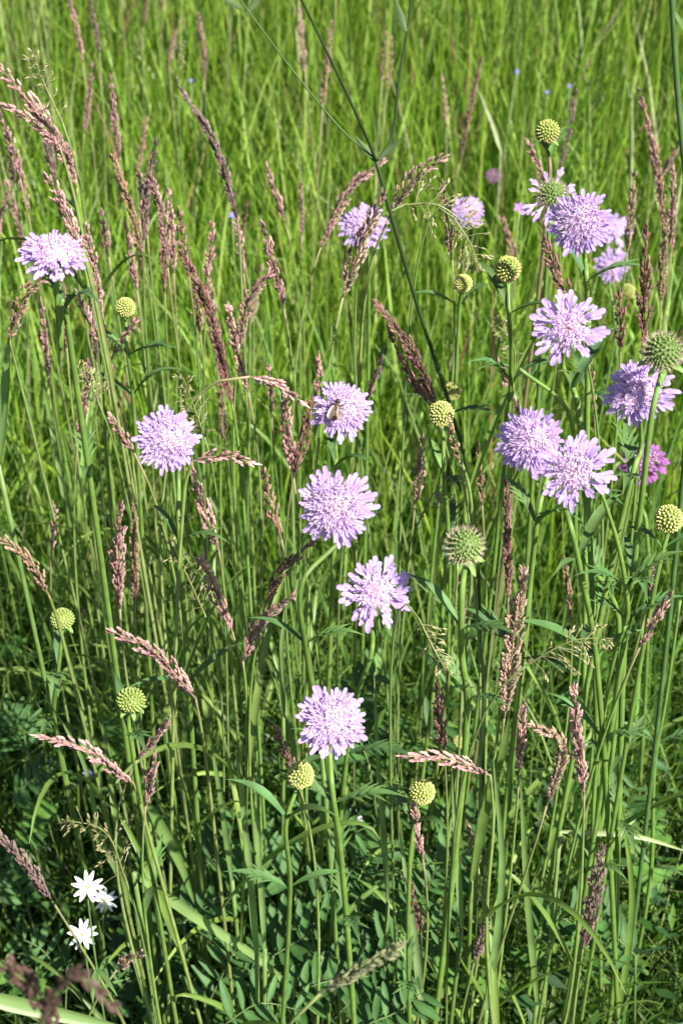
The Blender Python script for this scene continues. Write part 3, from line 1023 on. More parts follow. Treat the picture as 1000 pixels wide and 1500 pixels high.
for i, (pts, wpx, pal, zt, lab, via) in enumerate(PAN):
    tip = pts[0]
    z = zt if zt else default_h(tip[1])
    y0 = y_for_height(tip[0], tip[1], z)
    P3 = [at_y(u, v, y0 + .004 * k) for k, (u, v) in enumerate(pts)]
    path = catmull(P3, 8)
    path = path[::-1]
    W = px_size(P3[0], wpx) * 1.32
    base, tb = path[0], (path[2] - path[0]).normalized()
    vp = [at_y(u, v, y0 + .012 + .006 * k) for k, (u, v) in enumerate(via)]
    low = vp[-1] if vp else base
    foot = foot_for(low, random.uniform(-.03, .03) - max(-.05, min(.05, tb.x * .06)), random.uniform(0, .05))
    slim = lab is None
    if slim:
        lab = {'pink': 'slim pinkish', 'brown': 'slim brownish', 'grey': 'slim greyish', 'pale': 'slim pale beige'}[pal] + ' seed head ' + beside(*pts[1])
    root = thing('seed_spike', foot, lab, 'seed head', GR if not slim else 'slim grass seed heads')
    near = (P3[0] - EYE).length < 1.6
    L = .0044 if W > .006 else .0038
    loose = .25 if pal == 'pale' else 0
    mb = MB()
    panicle(mb, [p - foot for p in path], W, L, PAL[pal], 1.0 if near else .8, loose)
    mb.build('seed_head', M_SPIKE, root, smooth=False)
    if near:
        for q in path[::5]:
            protect(q, wpx * .7 + 3)
    # culm
    mb = MB()
    if vp:
        cp = catmull([foot] + vp[::-1] + [base], 6)
    else:
        h = base.z
        cp = bez(foot, foot + Vector((0, 0, h * .55)), base - tb * min(.11, h * .25) - Vector((0, 0, .02)), base, 16)
    kc = jit(mixc(G_STEM, (.24, .30, .10), random.random()), .15)
    tube(mb, [p - foot for p in cp], lambda t: lerp(.0016, .0007, t), lambda t: mixc(kc, mixc(kc, PAL[pal][0], .5), max(0, t * 8 - 7)), 6)
    mb.build('stalk', M_STEM, root)
    if near:
        for fr in (random.uniform(.15, .3), random.uniform(.3, .48)):
            k = int(fr * (len(cp) - 1))
            p = cp[k] - foot
            az = random.uniform(0, 6.28)
            Lf = random.uniform(.10, .2)
            d = dirv(az, 1.15)
            ln = bez(p, p + d * Lf * .5, p + d * Lf * .8 + dirv(az, .1) * Lf * .2, p + d * Lf * .7 + dirv(az, -.2) * Lf * random.uniform(.2, .6), 9)
            mb = MB()
            lc = jit(mixc((.12, .20, .04), (.17, .26, .05), random.random()), .15)
            ribbon(mb, ln, lambda t: .0027 * (1 - t) ** .6 * min(1, .5 + t * 4) + .0002, lambda t: lc, Vector((-math.sin(az), math.cos(az), 0)), .35, random.uniform(-1.5, 1.5))
            mb.build('leaf', M_GRASS, root)

# ------------------------------------------------------------------ distant seed heads, copied
random.seed(33)
FARP = []
for k in range(8):
    mb = MB()
    bend = random.uniform(-.018, .018)
    pth = [Vector((bend * (t / 8) ** 2, 0, .085 * t / 8)) for t in range(9)]
    panicle(mb, pth, random.uniform(.007, .011), .0052, PAL[random.choice(['pink', 'pink', 'brown', 'grey', 'pale'])], .55)
    pm = mb.mesh('seed_head', M_SPIKE, False)
    mb = MB()
    H = .62
    tube(mb, [Vector((.004 * math.sin(t), 0, H * t / 8)) for t in range(9)], lambda t: lerp(.0013, .0007, t), lambda t: mixc(G_STEM, (.26, .26, .12), t), 5)
    sm = mb.mesh('stalk', M_STEM)
    FARP.append((pm, sm, .004 * math.sin(8)))
cnt = 0
while cnt < 95:
    y = 1.35 + 3.6 * random.random() ** 1.3
    x = random.uniform(-1, 1) * (.12 + .30 * y)
    # mostly on the left of the meadow and along its right edge
    q = x / (.12 + .30 * y)
    if random.random() > (.35 + .5 * (q < -.3) + .35 * (q > .75)):
        continue
    pm, sm, dx = random.choice(FARP)
    pu, pv, _ = project(Vector((x, y, .66)))
    root = thing('seed_spike', (x, y, ground_z(x, y) - .006), 'distant slender reddish seed head ' + beside(pu, pv).replace('beside', 'in the meadow behind').replace('above', 'far beyond'), 'seed head', 'distant grass seed heads')
    k = random.uniform(.8, 1.12)
    root.scale = (1, 1, k)
    root.rotation_euler = (random.uniform(-.14, .14), random.uniform(-.17, .17), random.uniform(0, 6.28))
    s = link('stalk', sm, root)
    p = link('seed_head', pm, root); p.location = (dx, 0, .615)
    p.rotation_euler = (random.uniform(-.2, .2), random.uniform(-.3, .3), 0)
    cnt += 1

# ------------------------------------------------------------------ fine open panicles of meadow grass
def open_panicle(pts, zt, npx, label, col=(.40, .36, .16), seedn=1, scale=1.0, via=()):
    r = random.Random(seedn)
    y0 = y_for_height(pts[0][0], pts[0][1], zt)
    P3 = [at_y(u, v, y0 + .003 * k) for k, (u, v) in enumerate(pts)]
    path = catmull(P3, 6)[::-1]
    foot = foot_for(P3[-1], r.uniform(-.03, .03), .03)
    root = thing('open_panicle', foot, label, 'panicle', 'fine open grass panicles')
    T = tangents(path)
    W = px_size(P3[0], npx) * .5
    mb = MB()
    tube(mb, [p - foot for p in path], lambda t: lerp(.0007, .0003, t), lambda t: (.24, .27, .10), 4)
    n = len(path)
    col = tuple(.7 * q for q in col)
    pal = (col, (.38, .35, .17), (col[0] * .7, col[1] * .7, col[2] * .8))
    for i in range(1, n - 1, 1):
        s = i / n
        for j in range(3):
            a = r.uniform(0, 6.28)
            sd = perp(T[i]); b = T[i].cross(sd)
            o = (sd * math.cos(a) + b * math.sin(a)) + T[i] * r.uniform(.2, .8)
            bl = W * (1 - s * .75) * r.uniform(.5, 1.1)
            e = path[i] + o.normalized() * bl + Vector((0, 0, -bl * .12))
            tube(mb, [path[i] - foot, path[i].lerp(e, .5) - foot + Vector((0, 0, bl * .05)), e - foot], lambda t: .0002, lambda t: (.26, .26, .11), 3)
            for q in range(r.randint(2, 4)):
                f = 1 - q * .17
                p = path[i].lerp(e, f) - foot
                d = (o + Vector((r.uniform(-.6, .6), r.uniform(-.6, .6), r.uniform(-.6, .3)))).normalized()
                spikelet(mb, p, d, perp(d),   .0028 * scale * r.uniform(.8, 1.2), pal)
    mb.build('seed_head', M_SPIKE, root, False)
    mb = MB()
    base = path[0]
    vp = [at_y(u, v, y0 + .01) for u, v in via]
    cp = catmull([foot] + vp[::-1] + [base], 7) if vp else bez(foot, foot + Vector((0, 0, base.z * .5)), base - T[0] * .08, base, 14)
    tube(mb, [p - foot for p in cp], lambda t: lerp(.0011, .0006, t), lambda t: jit((.16, .24, .07), .03), 5)
    mb.build('stalk', M_STEM, root)


random.seed(44)
open_panicle([(48, 72), (62, 115), (92, 180)], .95, 70, 'fine silvery grass panicle behind the long arching purple seed head', (.34, .32, .22), 1)
open_panicle([(690, 335), (640, 300), (592, 300)], .86, 110, 'drooping whitish green loose panicle before the small pale flower', (.42, .38, .22), 2, 1.3)
open_panicle([(700, 400), (690, 360), (665, 320)], .84, 80, 'second drooping whitish panicle hanging over the small yellow bud', (.44, .40, .24), 3, 1.3)
open_panicle([(898, 935), (840, 938), (770, 975)], .73, 110, 'yellowish open panicle spreading beside the pale beige seed head', (.42, .36, .14), 4, 1.1)
open_panicle([(655, 985), (640, 960), (612, 905)], .70, 60, 'thin open panicle drooping under the yellowish open panicle', (.40, .36, .14), 5)
open_panicle([(112, 535), (130, 560), (145, 590)], .78, 70, 'fine yellowish panicle among reddish stems near the lone yellow bud', (.42, .38, .14), 6)
open_panicle([(268, 552), (282, 590), (300, 640)], .78, 70, 'fine greenish panicle beside the flower with the sideways seed head', (.38, .38, .16), 7)
open_panicle([(245, 790), (270, 835), (300, 900)], .70, 90, 'fine golden panicle beside the stout leaning pink seed head', (.44, .38, .15), 8, 1.1)
open_panicle([(90, 1200), (150, 1215), (185, 1290)], .58, 90, 'fine pale panicle above the white stitchwort', (.40, .36, .16), 9, 1.1)
open_panicle([(660, 740), (640, 720), (615, 760)], .70, 60, 'fine straw coloured panicle next to the thin beige spike', (.44, .38, .18), 10)
open_panicle([(720, 470), (750, 500), (752, 560)], .78, 60, 'faint fine panicle under the reddish rimmed bud', (.34, .34, .15), 11)
open_panicle([(270, 100), (262, 60), (262, 140)], .74, 40, 'far silvery panicle alone in the bright meadow', (.34, .32, .22), 12)

# ------------------------------------------------------------------ tall forked stem and edge stem
def px_tube(root, pts, y0, r0, r1, col, name, dy=.0):
    P = [at_y(u, v, y0 + dy * k) for k, (u, v) in enumerate(pts)]
    path = catmull(P, 7)
    mb = MB()
    tube(mb, [p - root.location for p in path], lambda t: lerp(r0, r1, t), lambda t: col, 7)
    mb.build(name, M_STEM, root)
    return path


DK = (.035, .065, .02)
y0 = .74
p = at_y(692, 735, y0 + .03)
foot = foot_for(p, .05, .03)
root = thing('forked_stem', foot, 'tall dark green forked stem rising above the flowers', 'plant stem')
P = [foot, p, at_y(660, 600, y0 + .02), at_y(612, 450, y0 + .01), at_y(577, 330, y0), at_y(551, 236, y0)]
mb = MB()
tube(mb, [q - foot for q in catmull(P, 7)], lambda t: lerp(.0013, .0012, t), lambda t: DK, 7)
mb.build('stem', M_STEM, root)
px_tube(root, [(551, 236), (532, 190), (495, 110), (430, -25)], y0, .0009, .0007, DK, 'branch', -.008)
px_tube(root, [(552, 236), (572, 205), (585, 110), (597, 40), (606, -30)], y0, .0009, .0007, DK, 'branch', .006)
px_tube(root, [(549, 232), (505, 195), (430, 105), (330, -30)], y0, .0006, .0004, (.08, .14, .04), 'branch', -.006)
for (u, v, a) in ((551, 236, 2.3), (553, 233, .7), (594, 46, 1.9), (352, 12, 2.5), (360, 20, .9)):
    q = at_y(u, v, y0) - foot
    mb = MB()
    d = (RIGHT * math.cos(a) + UP * math.sin(a)).normalized()
    leaf_mesh_strip(mb, [q, q + d * .008, q + d * .018 + FWD * -.003], .0022, (.06, .11, .035), RIGHT)
    mb.build('leaf', M_LEAF, root)
y0 = .66
p = at_y(1006, 300, y0)
foot = foot_for(p, .06, .02)
root = thing('tall_stalk', foot, 'dark green smooth stalk rising past the pink spikes at the meadow edge', 'plant stem')
P = [foot, at_y(1012, 520, y0), p, at_y(991, 130, y0), at_y(982, -20, y0)]
mb = MB()
tube(mb, [q - foot for q in catmull(P, 7)], lambda t: lerp(.0017, .0014, t), lambda t: (.07, .14, .04), 7)
mb.build('stalk', M_STEM, root)
mb = MB()
q = at_y(984, 15, y0) - foot
leaf_mesh_strip(mb, [q, q + Vector((.008, 0, -.01)), q + Vector((.012, 0, -.03))], .0025, (.09, .16, .05), UP)
mb.build('leaf', M_LEAF, root)

# side branches of the tall branching stem with the bristly head
NODE = [
    ([(915, 918), (900, 960), (872, 1130), (862, 1300)], 'green side stem leaving the branching stem below its hairy joint', .62),
    ([(880, 720), (905, 800), (918, 880), (916, 918)], 'green stem curving into the hairy joint of the branching stem', .61),
    ([(995, 880), (975, 1020), (958, 1120), (950, 1300)], 'pale green stalk standing behind the branching stem', .70),
    ([(760, 540), (830, 600), (842, 720), (846, 800), (905, 905)], 'thin green stem linking the joint with the open flower pair', .66),
]
for pts, lab, y0 in NODE:
    P = [at_y(u, v, y0 + .004 * k) for k, (u, v) in enumerate(pts)]
    foot = foot_for(P[-1], 0, .02)
    root = thing('green_stem', foot, lab, 'plant stem')
    mb = MB()
    tube(mb, [q - foot for q in catmull([foot] + P[::-1], 7)], lambda t: lerp(.0019, .001, t), lambda t: G_STEM, 7)
    mb.build('stem', M_STEM, root)
    stem_leaves(root, catmull([foot] + P[::-1], 7), (.3, .6), .04)

# ------------------------------------------------------------------ separate broad blades and stalks that stand out
def px_blade(pts, y, wpx, col, lab, name='leaf_blade', dy=.0, fold=.3, side=None):
    P = [at_y(u, v, y + dy * k) for k, (u, v) in enumerate(pts)]
    foot = foot_for(P[-1], random.uniform(-.02, .02), .02)
    root = thing(name, foot, lab, 'blade', 'single broad grass blades')
    # sheath from the ground to the blade's base, then the blade
    Q = catmull([foot, foot.lerp(P[-1], .5) + Vector((random.uniform(-.005, .005), 0, 0)), P[-1]], 5)
    mb = MB()
    tube(mb, [q - foot for q in Q], lambda t: .0016, lambda t: mixc(col, G_STEM2, .6), 6)
    mb.build('stalk', M_STEM, root)
    path = catmull(P[::-1], 7)
    hw = px_size(P[0], wpx) * .5
    if wpx > 12:
        for q in path[::3]:
            protect(q, wpx * .6)
    mb = MB()
    T0 = (path[1] - path[0]).normalized()
    sd = side if side is not None else T0.cross(FWD).normalized()
    ribbon(mb, [q - foot for q in path], lambda t: hw * min(1, .45 + t * 3) * (1 - t ** 2.2) ** .8 + .0002, lambda t: jit(col, .02), sd, fold)
    mb.build('leaf', M_GRASS, root)


random.seed(52)
BG = (.17, .28, .08)
px_blade([(470, 1492), (380, 1405), (290, 1345), (196, 1278)], .60, 15, (.20, .32, .10), 'long broad blade slanting across the dark vetch leaves')
px_blade([(285, 1325), (262, 1260), (232, 1205), (206, 1168)], .66, 18, (.13, .22, .06), 'folded bluish leaf under the forked pink seed head')
px_blade([(190, 1508), (90, 1486), (-40, 1455)], .40, 24, (.20, .32, .10), 'blurred wide blade close over the white stitchwort')
px_blade([(745, 1055), (738, 1090), (716, 1160), (690, 1290)], .62, 17, (.13, .22, .05), 'broad dark leaf at the foot of the pale beige seed head')
px_blade([(1005, 1247), (930, 1225), (820, 1218)], .66, 8, (.32, .40, .18), 'pale blade bent flat between upright stalks')
px_blade([(14, 490), (8, 570), (-2, 680)], .70, 16, (.17, .29, .09), 'pale broad blade under the bent brown seed head')
px_blade([(440, 790), (436, 880), (452, 960), (472, 1100)], .60, 7, (.16, .28, .08), 'narrow curved blade below the largest round flower')
px_blade([(548, 985), (552, 1090), (560, 1200), (568, 1320)], .64, 9, (.17, .27, .10), 'bluish straight blade beside the lowest lilac flower')
px_blade([(345, 1095), (358, 1200), (368, 1300), (376, 1400)], .57, 12, (.19, .30, .10), 'pair of pale straight blades rising from dark leaves, the wider')
px_blade([(372, 1130), (380, 1260), (388, 1390)], .58, 9, (.19, .30, .10), 'pair of pale straight blades rising from dark leaves, the narrower')
px_blade([(662, 1130), (668, 1240), (676, 1360)], .62, 10, (.18, .30, .10), 'straight pale stalk cut off below the horizontal pink seed head')
px_blade([(722, 1110), (735, 1280), (712, 1480)], .60, 12, (.17, .29, .09), 'tall pale blade below the broad dark leaf')
px_blade([(762, 1140), (770, 1290), (786, 1470)], .62, 11, (.17, .28, .08), 'straight blade right beside the solitary pink seed head')
px_blade([(910, 1180), (925, 1320), (905, 1490)], .64, 11, (.17, .27, .06), 'wide blade beside the lower part of the branching stem')
px_blade([(585, 1220), (604, 1350), (620, 1500)], .58, 12, (.22, .32, .13), 'pale sheath holding the dark bursting seed head')
px_blade([(60, 1010), (120, 1110), (150, 1230), (200, 1330)], .68, 8, (.17, .27, .09), 'slender blade beside the long flat pink seed head')
px_blade([(420, 870), (412, 960), (416, 1050)], .72, 8, (.18, .28, .09), 'slender upright blade between pink seed head and lowest flower')
px_blade([(305, 1060), (325, 1180), (340, 1290)], .66, 9, (.18, .29, .09), 'slim upright blade right of the folded bluish leaf')
px_blade([(700, 130), (722, 185), (733, 220)], 1.9, 7, (.40, .45, .24), 'pale dry blade alone in the bright far meadow')

# ------------------------------------------------------------------ vetch with rows of leaflets
random.seed(61)


def leaflet_mesh(seed, wide):
    r = random.Random(seed)
    mb = MB()
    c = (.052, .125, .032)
    P = [Vector((t, 0, .06 * math.sin(t * 3))) for t in (0, .15, .35, .6, .82, .95, 1.0)]
    wv = [.06, .7, 1, .95, .7, .35, .03]
    k = iter(wv)
    ribbon(mb, P, lambda t: wide * wv[int(round(t * 6))], lambda t: c, Vector((0, 1, 0)), .25)
    return mb.mesh('leaflet', M_LEAF)


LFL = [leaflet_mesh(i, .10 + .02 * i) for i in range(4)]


def vetch(pts, y, nleaf, label, dy=0.0, size=.022, tilt=.3):
    """a pinnate leaf along pixel points from base to tip; its stalk runs down to the ground"""
    P = [at_y(u, v, y + dy * k) for k, (u, v) in enumerate(pts)]
    foot = foot_for(P[0], random.uniform(-.04, .04), .03)
    root = thing('vetch_plant', foot, label, 'plant', 'vetch plants under the grass')
    path = catmull(P, 8)
    mb = MB()
    tube(mb, [q - foot for q in catmull([foot, foot.lerp(P[0], .6) + Vector((.01, 0, 0)), P[0]], 5)], lambda t: .0011, lambda t: (.13, .20, .07), 5)
    mb.build('stem', M_STEM, root)
    mb = MB()
    tube(mb, [q - foot for q in path], lambda t: lerp(.0007, .0003, t), lambda t: (.14, .22, .08), 5)
    leaf = mb.build('leaf', M_STEM, root)
    for q in path[::4]:
        SOFT.append(project(q)[:2] + (26, project(q)[2]))
    T = tangents(path)
    n = len(path) - 1
    # face up and towards the light
    upv = Vector((random.uniform(-.3, .5), random.uniform(-.6, -.1), 1)).normalized()
    for k in range(nleaf):
        s = (k + .6) / nleaf
        x = s * n; i = min(int(x), n - 1)
        p = path[i].lerp(path[i + 1], x - i)
        sd = T[i].cross(upv).normalized()
        for sg in (-1, 1):
            d = (sd * sg + T[i] * random.uniform(.25, .6) + upv * random.uniform(-.15, .3)).normalized()
            z = (upv + Vector((random.uniform(-.3, .3), random.uniform(-.3, .3), 0)))
            z = (z - d * z.dot(d)).normalized()
            yv = z.cross(d)
            f = link('leaflet', random.choice(LFL), leaf)
            f.location = p - foot
            f.rotation_mode = 'QUATERNION'; f.rotation_quaternion = Matrix((d, yv, z)).transposed().to_quaternion()
            L = size * (1 - .35 * s) * random.uniform(.85, 1.15)
            f.scale = (L, L, L)
    return root


VL = 'vetch leaf with paired narrow dark green leaflets spreading low in the shade'
VET = [
    ([(385, 1380), (440, 1358), (500, 1345)], .72, 6), ([(400, 1400), (450, 1375), (520, 1390)], .70, 6),
    ([(300, 1480), (330, 1420), (350, 1380)], .70, 7), ([(270, 1350), (300, 1330), (345, 1310)], .76, 6),
    ([(450, 1330), (500, 1290), (540, 1250)], .76, 6), ([(520, 1330), (545, 1290), (560, 1240)], .78, 6),
    ([(410, 1470), (470, 1440), (540, 1430)], .66, 6), ([(500, 1480), (540, 1450), (590, 1440)], .66, 6),
    ([(330, 1500), (380, 1470), (440, 1480)], .64, 6), ([(560, 1400), (600, 1370), (660, 1360)], .72, 6),
    ([(430, 1300), (400, 1270), (380, 1230)], .78, 6), ([(500, 1230), (540, 1210), (590, 1190)], .80, 6),
    ([(40, 1330), (25, 1290), (5, 1260)], .78, 6), ([(20, 1170), (50, 1140), (90, 1120)], .84, 7),
    ([(540, 1120), (520, 1050), (548, 985)], .74, 9), ([(40, 1100), (30, 1060), (5, 1040)], .86, 7),
    ([(640, 1230), (680, 1210), (720, 1190)], .80, 6), ([(620, 1290), (650, 1270), (700, 1275)], .78, 6),
    ([(300, 1270), (330, 1240), (345, 1190)], .78, 6), ([(930, 1400), (900, 1370), (880, 1330)], .72, 6),
    ([(540, 1500), (585, 1480), (620, 1450)], .64, 6), ([(230, 1460), (250, 1410), (245, 1350)], .68, 9),
    ([(90, 1430), (60, 1390), (20, 1370)], .72, 7), ([(620, 1080), (660, 1060), (720, 1050)], .84, 4),
    ([(780, 1380), (810, 1350), (850, 1345)], .74, 6), ([(470, 1200), (455, 1160), (470, 1120)], .80, 6),
    ([(950, 1230), (920, 1190), (930, 1150)], .80, 6), ([(160, 1470), (185, 1440), (215, 1430)], .68, 7),
    ([(370, 1330), (345, 1310), (300, 1300)], .78, 6), ([(470, 1400), (500, 1420), (560, 1410)], .68, 6),
    ([(440, 1430), (410, 1400), (365, 1395)], .70, 6), ([(590, 1340), (620, 1310), (640, 1270)], .76, 6),
]
for pts, y, nl in VET:
    if pts[1][1] > 1230 and pts[1][0] > 250:
        y -= .075
    vetch(pts, y, nl, 'vetch leaf with paired dark leaflets ' + beside(*pts[1]), 0.004, random.uniform(.024, .031))

# ------------------------------------------------------------------ white stitchwort
random.seed(71)


def petal_mesh():
    mb = MB()
    wv = (.95, .95, .93)
    for sg in (-1, 1):
        prev = None
        for i in range(6):
            t = i / 5
            c = Vector((t, sg * (.03 + .26 * max(0, t - .2)), .05 * math.sin(t * 2.5)))
            h = .15 * math.sin(math.pi * (.12 + .80 * t)) + .005
            a = mb.vert(c + Vector((0, h, .01)), wv); b = mb.vert(c - Vector((0, h, -.01)), wv)
            if prev:
                mb.f.append((prev[0], prev[1], b, a))
            prev = (a, b)
    return mb.mesh('petal', M_WHITE)


PETAL = petal_mesh()
CENT = MB()
for k in range(10):
    a = k * .628
    d = dirv(a, .9)
    CENT.f.append((CENT.vert(d * .05, (.5, .6, .2)), CENT.vert(d * .05 + dirv(a + 1.57, 0) * .02, (.5, .6, .2)), CENT.vert(d * .22, (.8, .75, .35))))
prev = None
for i in range(4):
    el = i / 3 * 1.5
    ring = [CENT.vert(dirv(j * 1.047, el) * .09, (.55, .6, .18)) for j in range(6)]
    if prev:
        for j in range(6):
            CENT.f.append((prev[j], prev[(j + 1) % 6], ring[(j + 1) % 6], ring[j]))
    prev = ring
CENT = CENT.mesh('flower_centre', M_BUD)


def stitchwort(u, v, dpx, a, b, lab, D=.0195, npet=5):
    pos = at_dist(u, v, F_PX * D / dpx)
    n = view_normal(pos, a, b)
    foot = foot_for(pos, random.uniform(-.02, .02), .02)
    root = thing('stitchwort', foot, lab, 'flower', 'white stitchwort flowers')
    mb = MB()
    path = bez(foot, foot + Vector((0, 0, pos.z * .5)), pos - n * .03 - Vector((0, 0, .03)), pos, 10)
    tube(mb, [q - foot for q in path], lambda t: .0007, lambda t: (.14, .24, .07), 5)
    mb.build('stem', M_STEM, root)
    c = link('flower_centre', CENT, root)
    q = n.to_track_quat('Z', 'Y')
    c.location = pos - foot; c.rotation_mode = 'QUATERNION'; c.rotation_quaternion = q
    c.scale = (D / 2 * 1.7,) * 3
    ph = random.uniform(0, 6)
    for k in range(npet):
        f = link('petal', PETAL, root)
        az = ph + k * 6.283 / npet + random.uniform(-.08, .08)
        f.location = pos - foot
        f.rotation_mode = 'QUATERNION'
        f.rotation_quaternion = q @ Quaternion((0, 0, 1), az) @ Quaternion((0, 1, 0), -random.uniform(.05, .3))
        f.scale = (D / 2, D / 2, D / 2)
    protect(pos, dpx * .8)
    for fr in (.45, .7):
        p = path[int(fr * 10)] - foot
        for s in (0, 3.14):
            az = random.uniform(0, 6.28) + s
            mb = MB()
            leaf_mesh_strip(mb, [p, p + dirv(az, .4) * .012, p + dirv(az, .1) * .028], .0022, (.10, .2, .06), dirv(az + 1.57, 0))
            mb.build('leaf', M_LEAF, root)


stitchwort(128, 1300, 46, .1, .1, 'white stitchwort flower with cleft petals, upper one of a close pair')
stitchwort(153, 1320, 38, .3, .45, 'white stitchwort flower seen side-on beside another')
stitchwort(121, 1369, 42, 0, 0, 'open white stitchwort flower with yellow-green centre facing up, below the pair')
stitchwort(515, 1201, 32, .4, .5, 'single white stitchwort flower between the two lowest yellow buds')
stitchwort(553, 1258, 16, .3, .9, 'tiny half closed white flower hidden among vetch leaves')
stitchwort(952, 1340, 14, .8, .5, 'tiny closed white flower deep in the dark grass by the branching stem')

# tiny blue-violet meadow flowers far off
random.seed(77)


def tiny_flower(u, v, z, D, lab, col):
    y0 = y_for_height(u, v, z)
    pos = at_y(u, v, y0)
    foot = foot_for(pos, 0, .01)
    root = thing('violet_flower', foot, lab, 'flower', 'tiny distant violet flowers')
    mb = MB()
    tube(mb, [q - foot for q in bez(foot, foot.lerp(pos, .4), foot.lerp(pos, .8), pos, 6)], lambda t: .0008, lambda t: G_STEM, 5)
    mb.build('stem', M_STEM, root)
    n = view_normal(pos, 0, .5)
    q = n.to_track_quat('Z', 'Y')
    for k in range(5):
        mb = MB()
        leaf_mesh_strip(mb, [Vector((.05, 0, 0)), Vector((.5, 0, .1)), Vector((1, 0, .05))], .3, col, Vector((0, 1, 0)))
        f = mb.build('petal', M_PETAL, root)
        f.location = pos - foot; f.rotation_mode = 'QUATERNION'
        f.rotation_quaternion = q @ Quaternion((0, 0, 1), k * 1.2566)
        f.scale = (D / 2,) * 3


for (u, v, z, D) in ((340, 315, .55, .010), (801, 135, .5, .008), (834, 126, .5, .008), (757, 105, .5, .009), (280, 118, .5, .008)):
    tiny_flower(u, v, z, D, 'tiny violet-blue flower speck in the far grass', (.30, .26, .72))
tiny_flower(760, 304, .62, .014, 'small purple bud on its own beside the half-shed head', (.50, .25, .70))
tiny_flower(131, 1135, .35, .012, 'tiny violet flower low under the flat pink seed head', (.40, .32, .80))

# ------------------------------------------------------------------ lobed herb leaves low in the grass
random.seed(81)


def lobed_leaf(mb, p, d, n, L, col):
    """three-part toothed leaf"""
    sd = n.cross(d).normalized()
    for a, s in ((0, 1), (.75, .85), (-.75, .85), (1.45, .6), (-1.45, .6)):
        dd = (d * math.cos(a) + sd * math.sin(a)).normalized()
        ss = n.cross(dd)
        c = jit(col, .12)
        l = L * s * random.uniform(.85, 1.1)
        droop = random.uniform(-.1, .25)
        prof = [(0, .04), (.3, .13), (.5, .24), (.58, .17), (.78, .20), (.84, .11), (1, .02)]
        prev = None
        for t, h in prof:
            c0 = p + dd * l * t - n * l * droop * t * t
            ring = [mb.vert(c0 + ss * h * l + n * l * .03, c), mb.vert(c0, mixc(c, (c[0] * 1.4, c[1] * 1.3, c[2] * 1.3), .5)), mb.vert(c0 - ss * h * l + n * l * .03, c)]
            if prev:
                mb.f.append((prev[0], prev[1], ring[1], ring[0])); mb.f.append((prev[1], prev[2], ring[2], ring[1]))
            prev = ring


HERB = [(25, 1000), (60, 1060), (150, 1075), (20, 1040), (590, 1075), (570, 1110), (650, 1180), (700, 1150), (330, 1500), (420, 1300), (560, 905), (870, 1060), (940, 1080), (30, 950),
        (110, 1000), (240, 1100), (480, 1130), (530, 1280), (610, 1330), (720, 1430), (790, 1300), (960, 1200), (380, 1180), (70, 1200), (200, 1250), (860, 1150), (640, 1420), (20, 1420), (980, 1000), (270, 1180)]
HM = []
for k in range(6):
    mb = MB()
    n = Vector((random.uniform(-.3, .4), random.uniform(-.5, .1), 1)).normalized()
    d = (dirv(random.uniform(0, 6.28), 0)); d = (d - n * d.dot(n)).normalized()
    lobed_leaf(mb, Vector((0, 0, 0)), d, n, 1.0, (.085, .19, .035) if k % 2 else (.065, .15, .03))
    HM.append(mb.mesh('leaf', M_LEAF))
for k, (u, v) in enumerate(HERB):
    z = random.uniform(.22, .36)
    y0 = y_for_height(u, v, z)
    pos = at_y(u, v, y0)
    foot = foot_for(pos, random.uniform(-.03, .03), random.uniform(0, .05))
    root = thing('leafy_herb', foot, 'low herb with lobed green leaves ' + beside(u, v), 'plant', 'lobed herbs under the grass')
    for j in range(3):
        tip = pos + Vector((random.uniform(-.03, .03), random.uniform(-.02, .03), random.uniform(-.06, .0))) * (0 if j == 0 else 1)
        mb = MB()
        tube(mb, [q - foot for q in bez(foot, foot + Vector((0, 0, z * .4)), tip - Vector((0, 0, .04)), tip, 8)], lambda t: .0008, lambda t: (.13, .22, .06), 5)
        st = mb.build('stalk', M_STEM, root)
        f = link('leaf', random.choice(HM), root)
        f.location = tip - foot
        f.rotation_euler = (0, 0, random.uniform(0, 6.28))
        s = random.uniform(.018, .032)
        f.scale = (s, s, s)

# ------------------------------------------------------------------ the mass of grass
def np_mesh(name, V, faces4, faces3, C, mat):
    me = bpy.data.meshes.new(name)
    nv = len(V)
    me.vertices.add(nv)
    me.vertices.foreach_set('co', V.astype(np.float32).ravel())
    n4, n3 = len(faces4), len(faces3)
    loops = np.concatenate([faces4.ravel(), faces3.ravel()]).astype(np.int32)
    me.loops.add(len(loops))
    me.loops.foreach_set('vertex_index', loops)
    me.polygons.add(n4 + n3)
    st = np.concatenate([np.arange(n4) * 4, n4 * 4 + np.arange(n3) * 3]).astype(np.int32)
    me.polygons.foreach_set('loop_start', st)
    me.update(calc_edges=True)
    a = me.color_attributes.new('col', 'FLOAT_COLOR', 'POINT')
    cc = np.ones((nv, 4), np.float32); cc[:, :3] = C
    a.data.foreach_set('color', cc.ravel())
    me.polygons.foreach_set('use_smooth', np.ones(n4 + n3, bool))
    me.materials.append(mat)
    me.validate()
    return link(name, me)


def np_project(V):
    q = V - np.array(EYE)
    d = q @ np.array(FWD)
    d = np.where(np.abs(d) < 1e-4, 1e-4, d)
    return 500 + q @ np.array(RIGHT) / d * F_PX, 750 - q @ np.array(UP) / d * F_PX, d


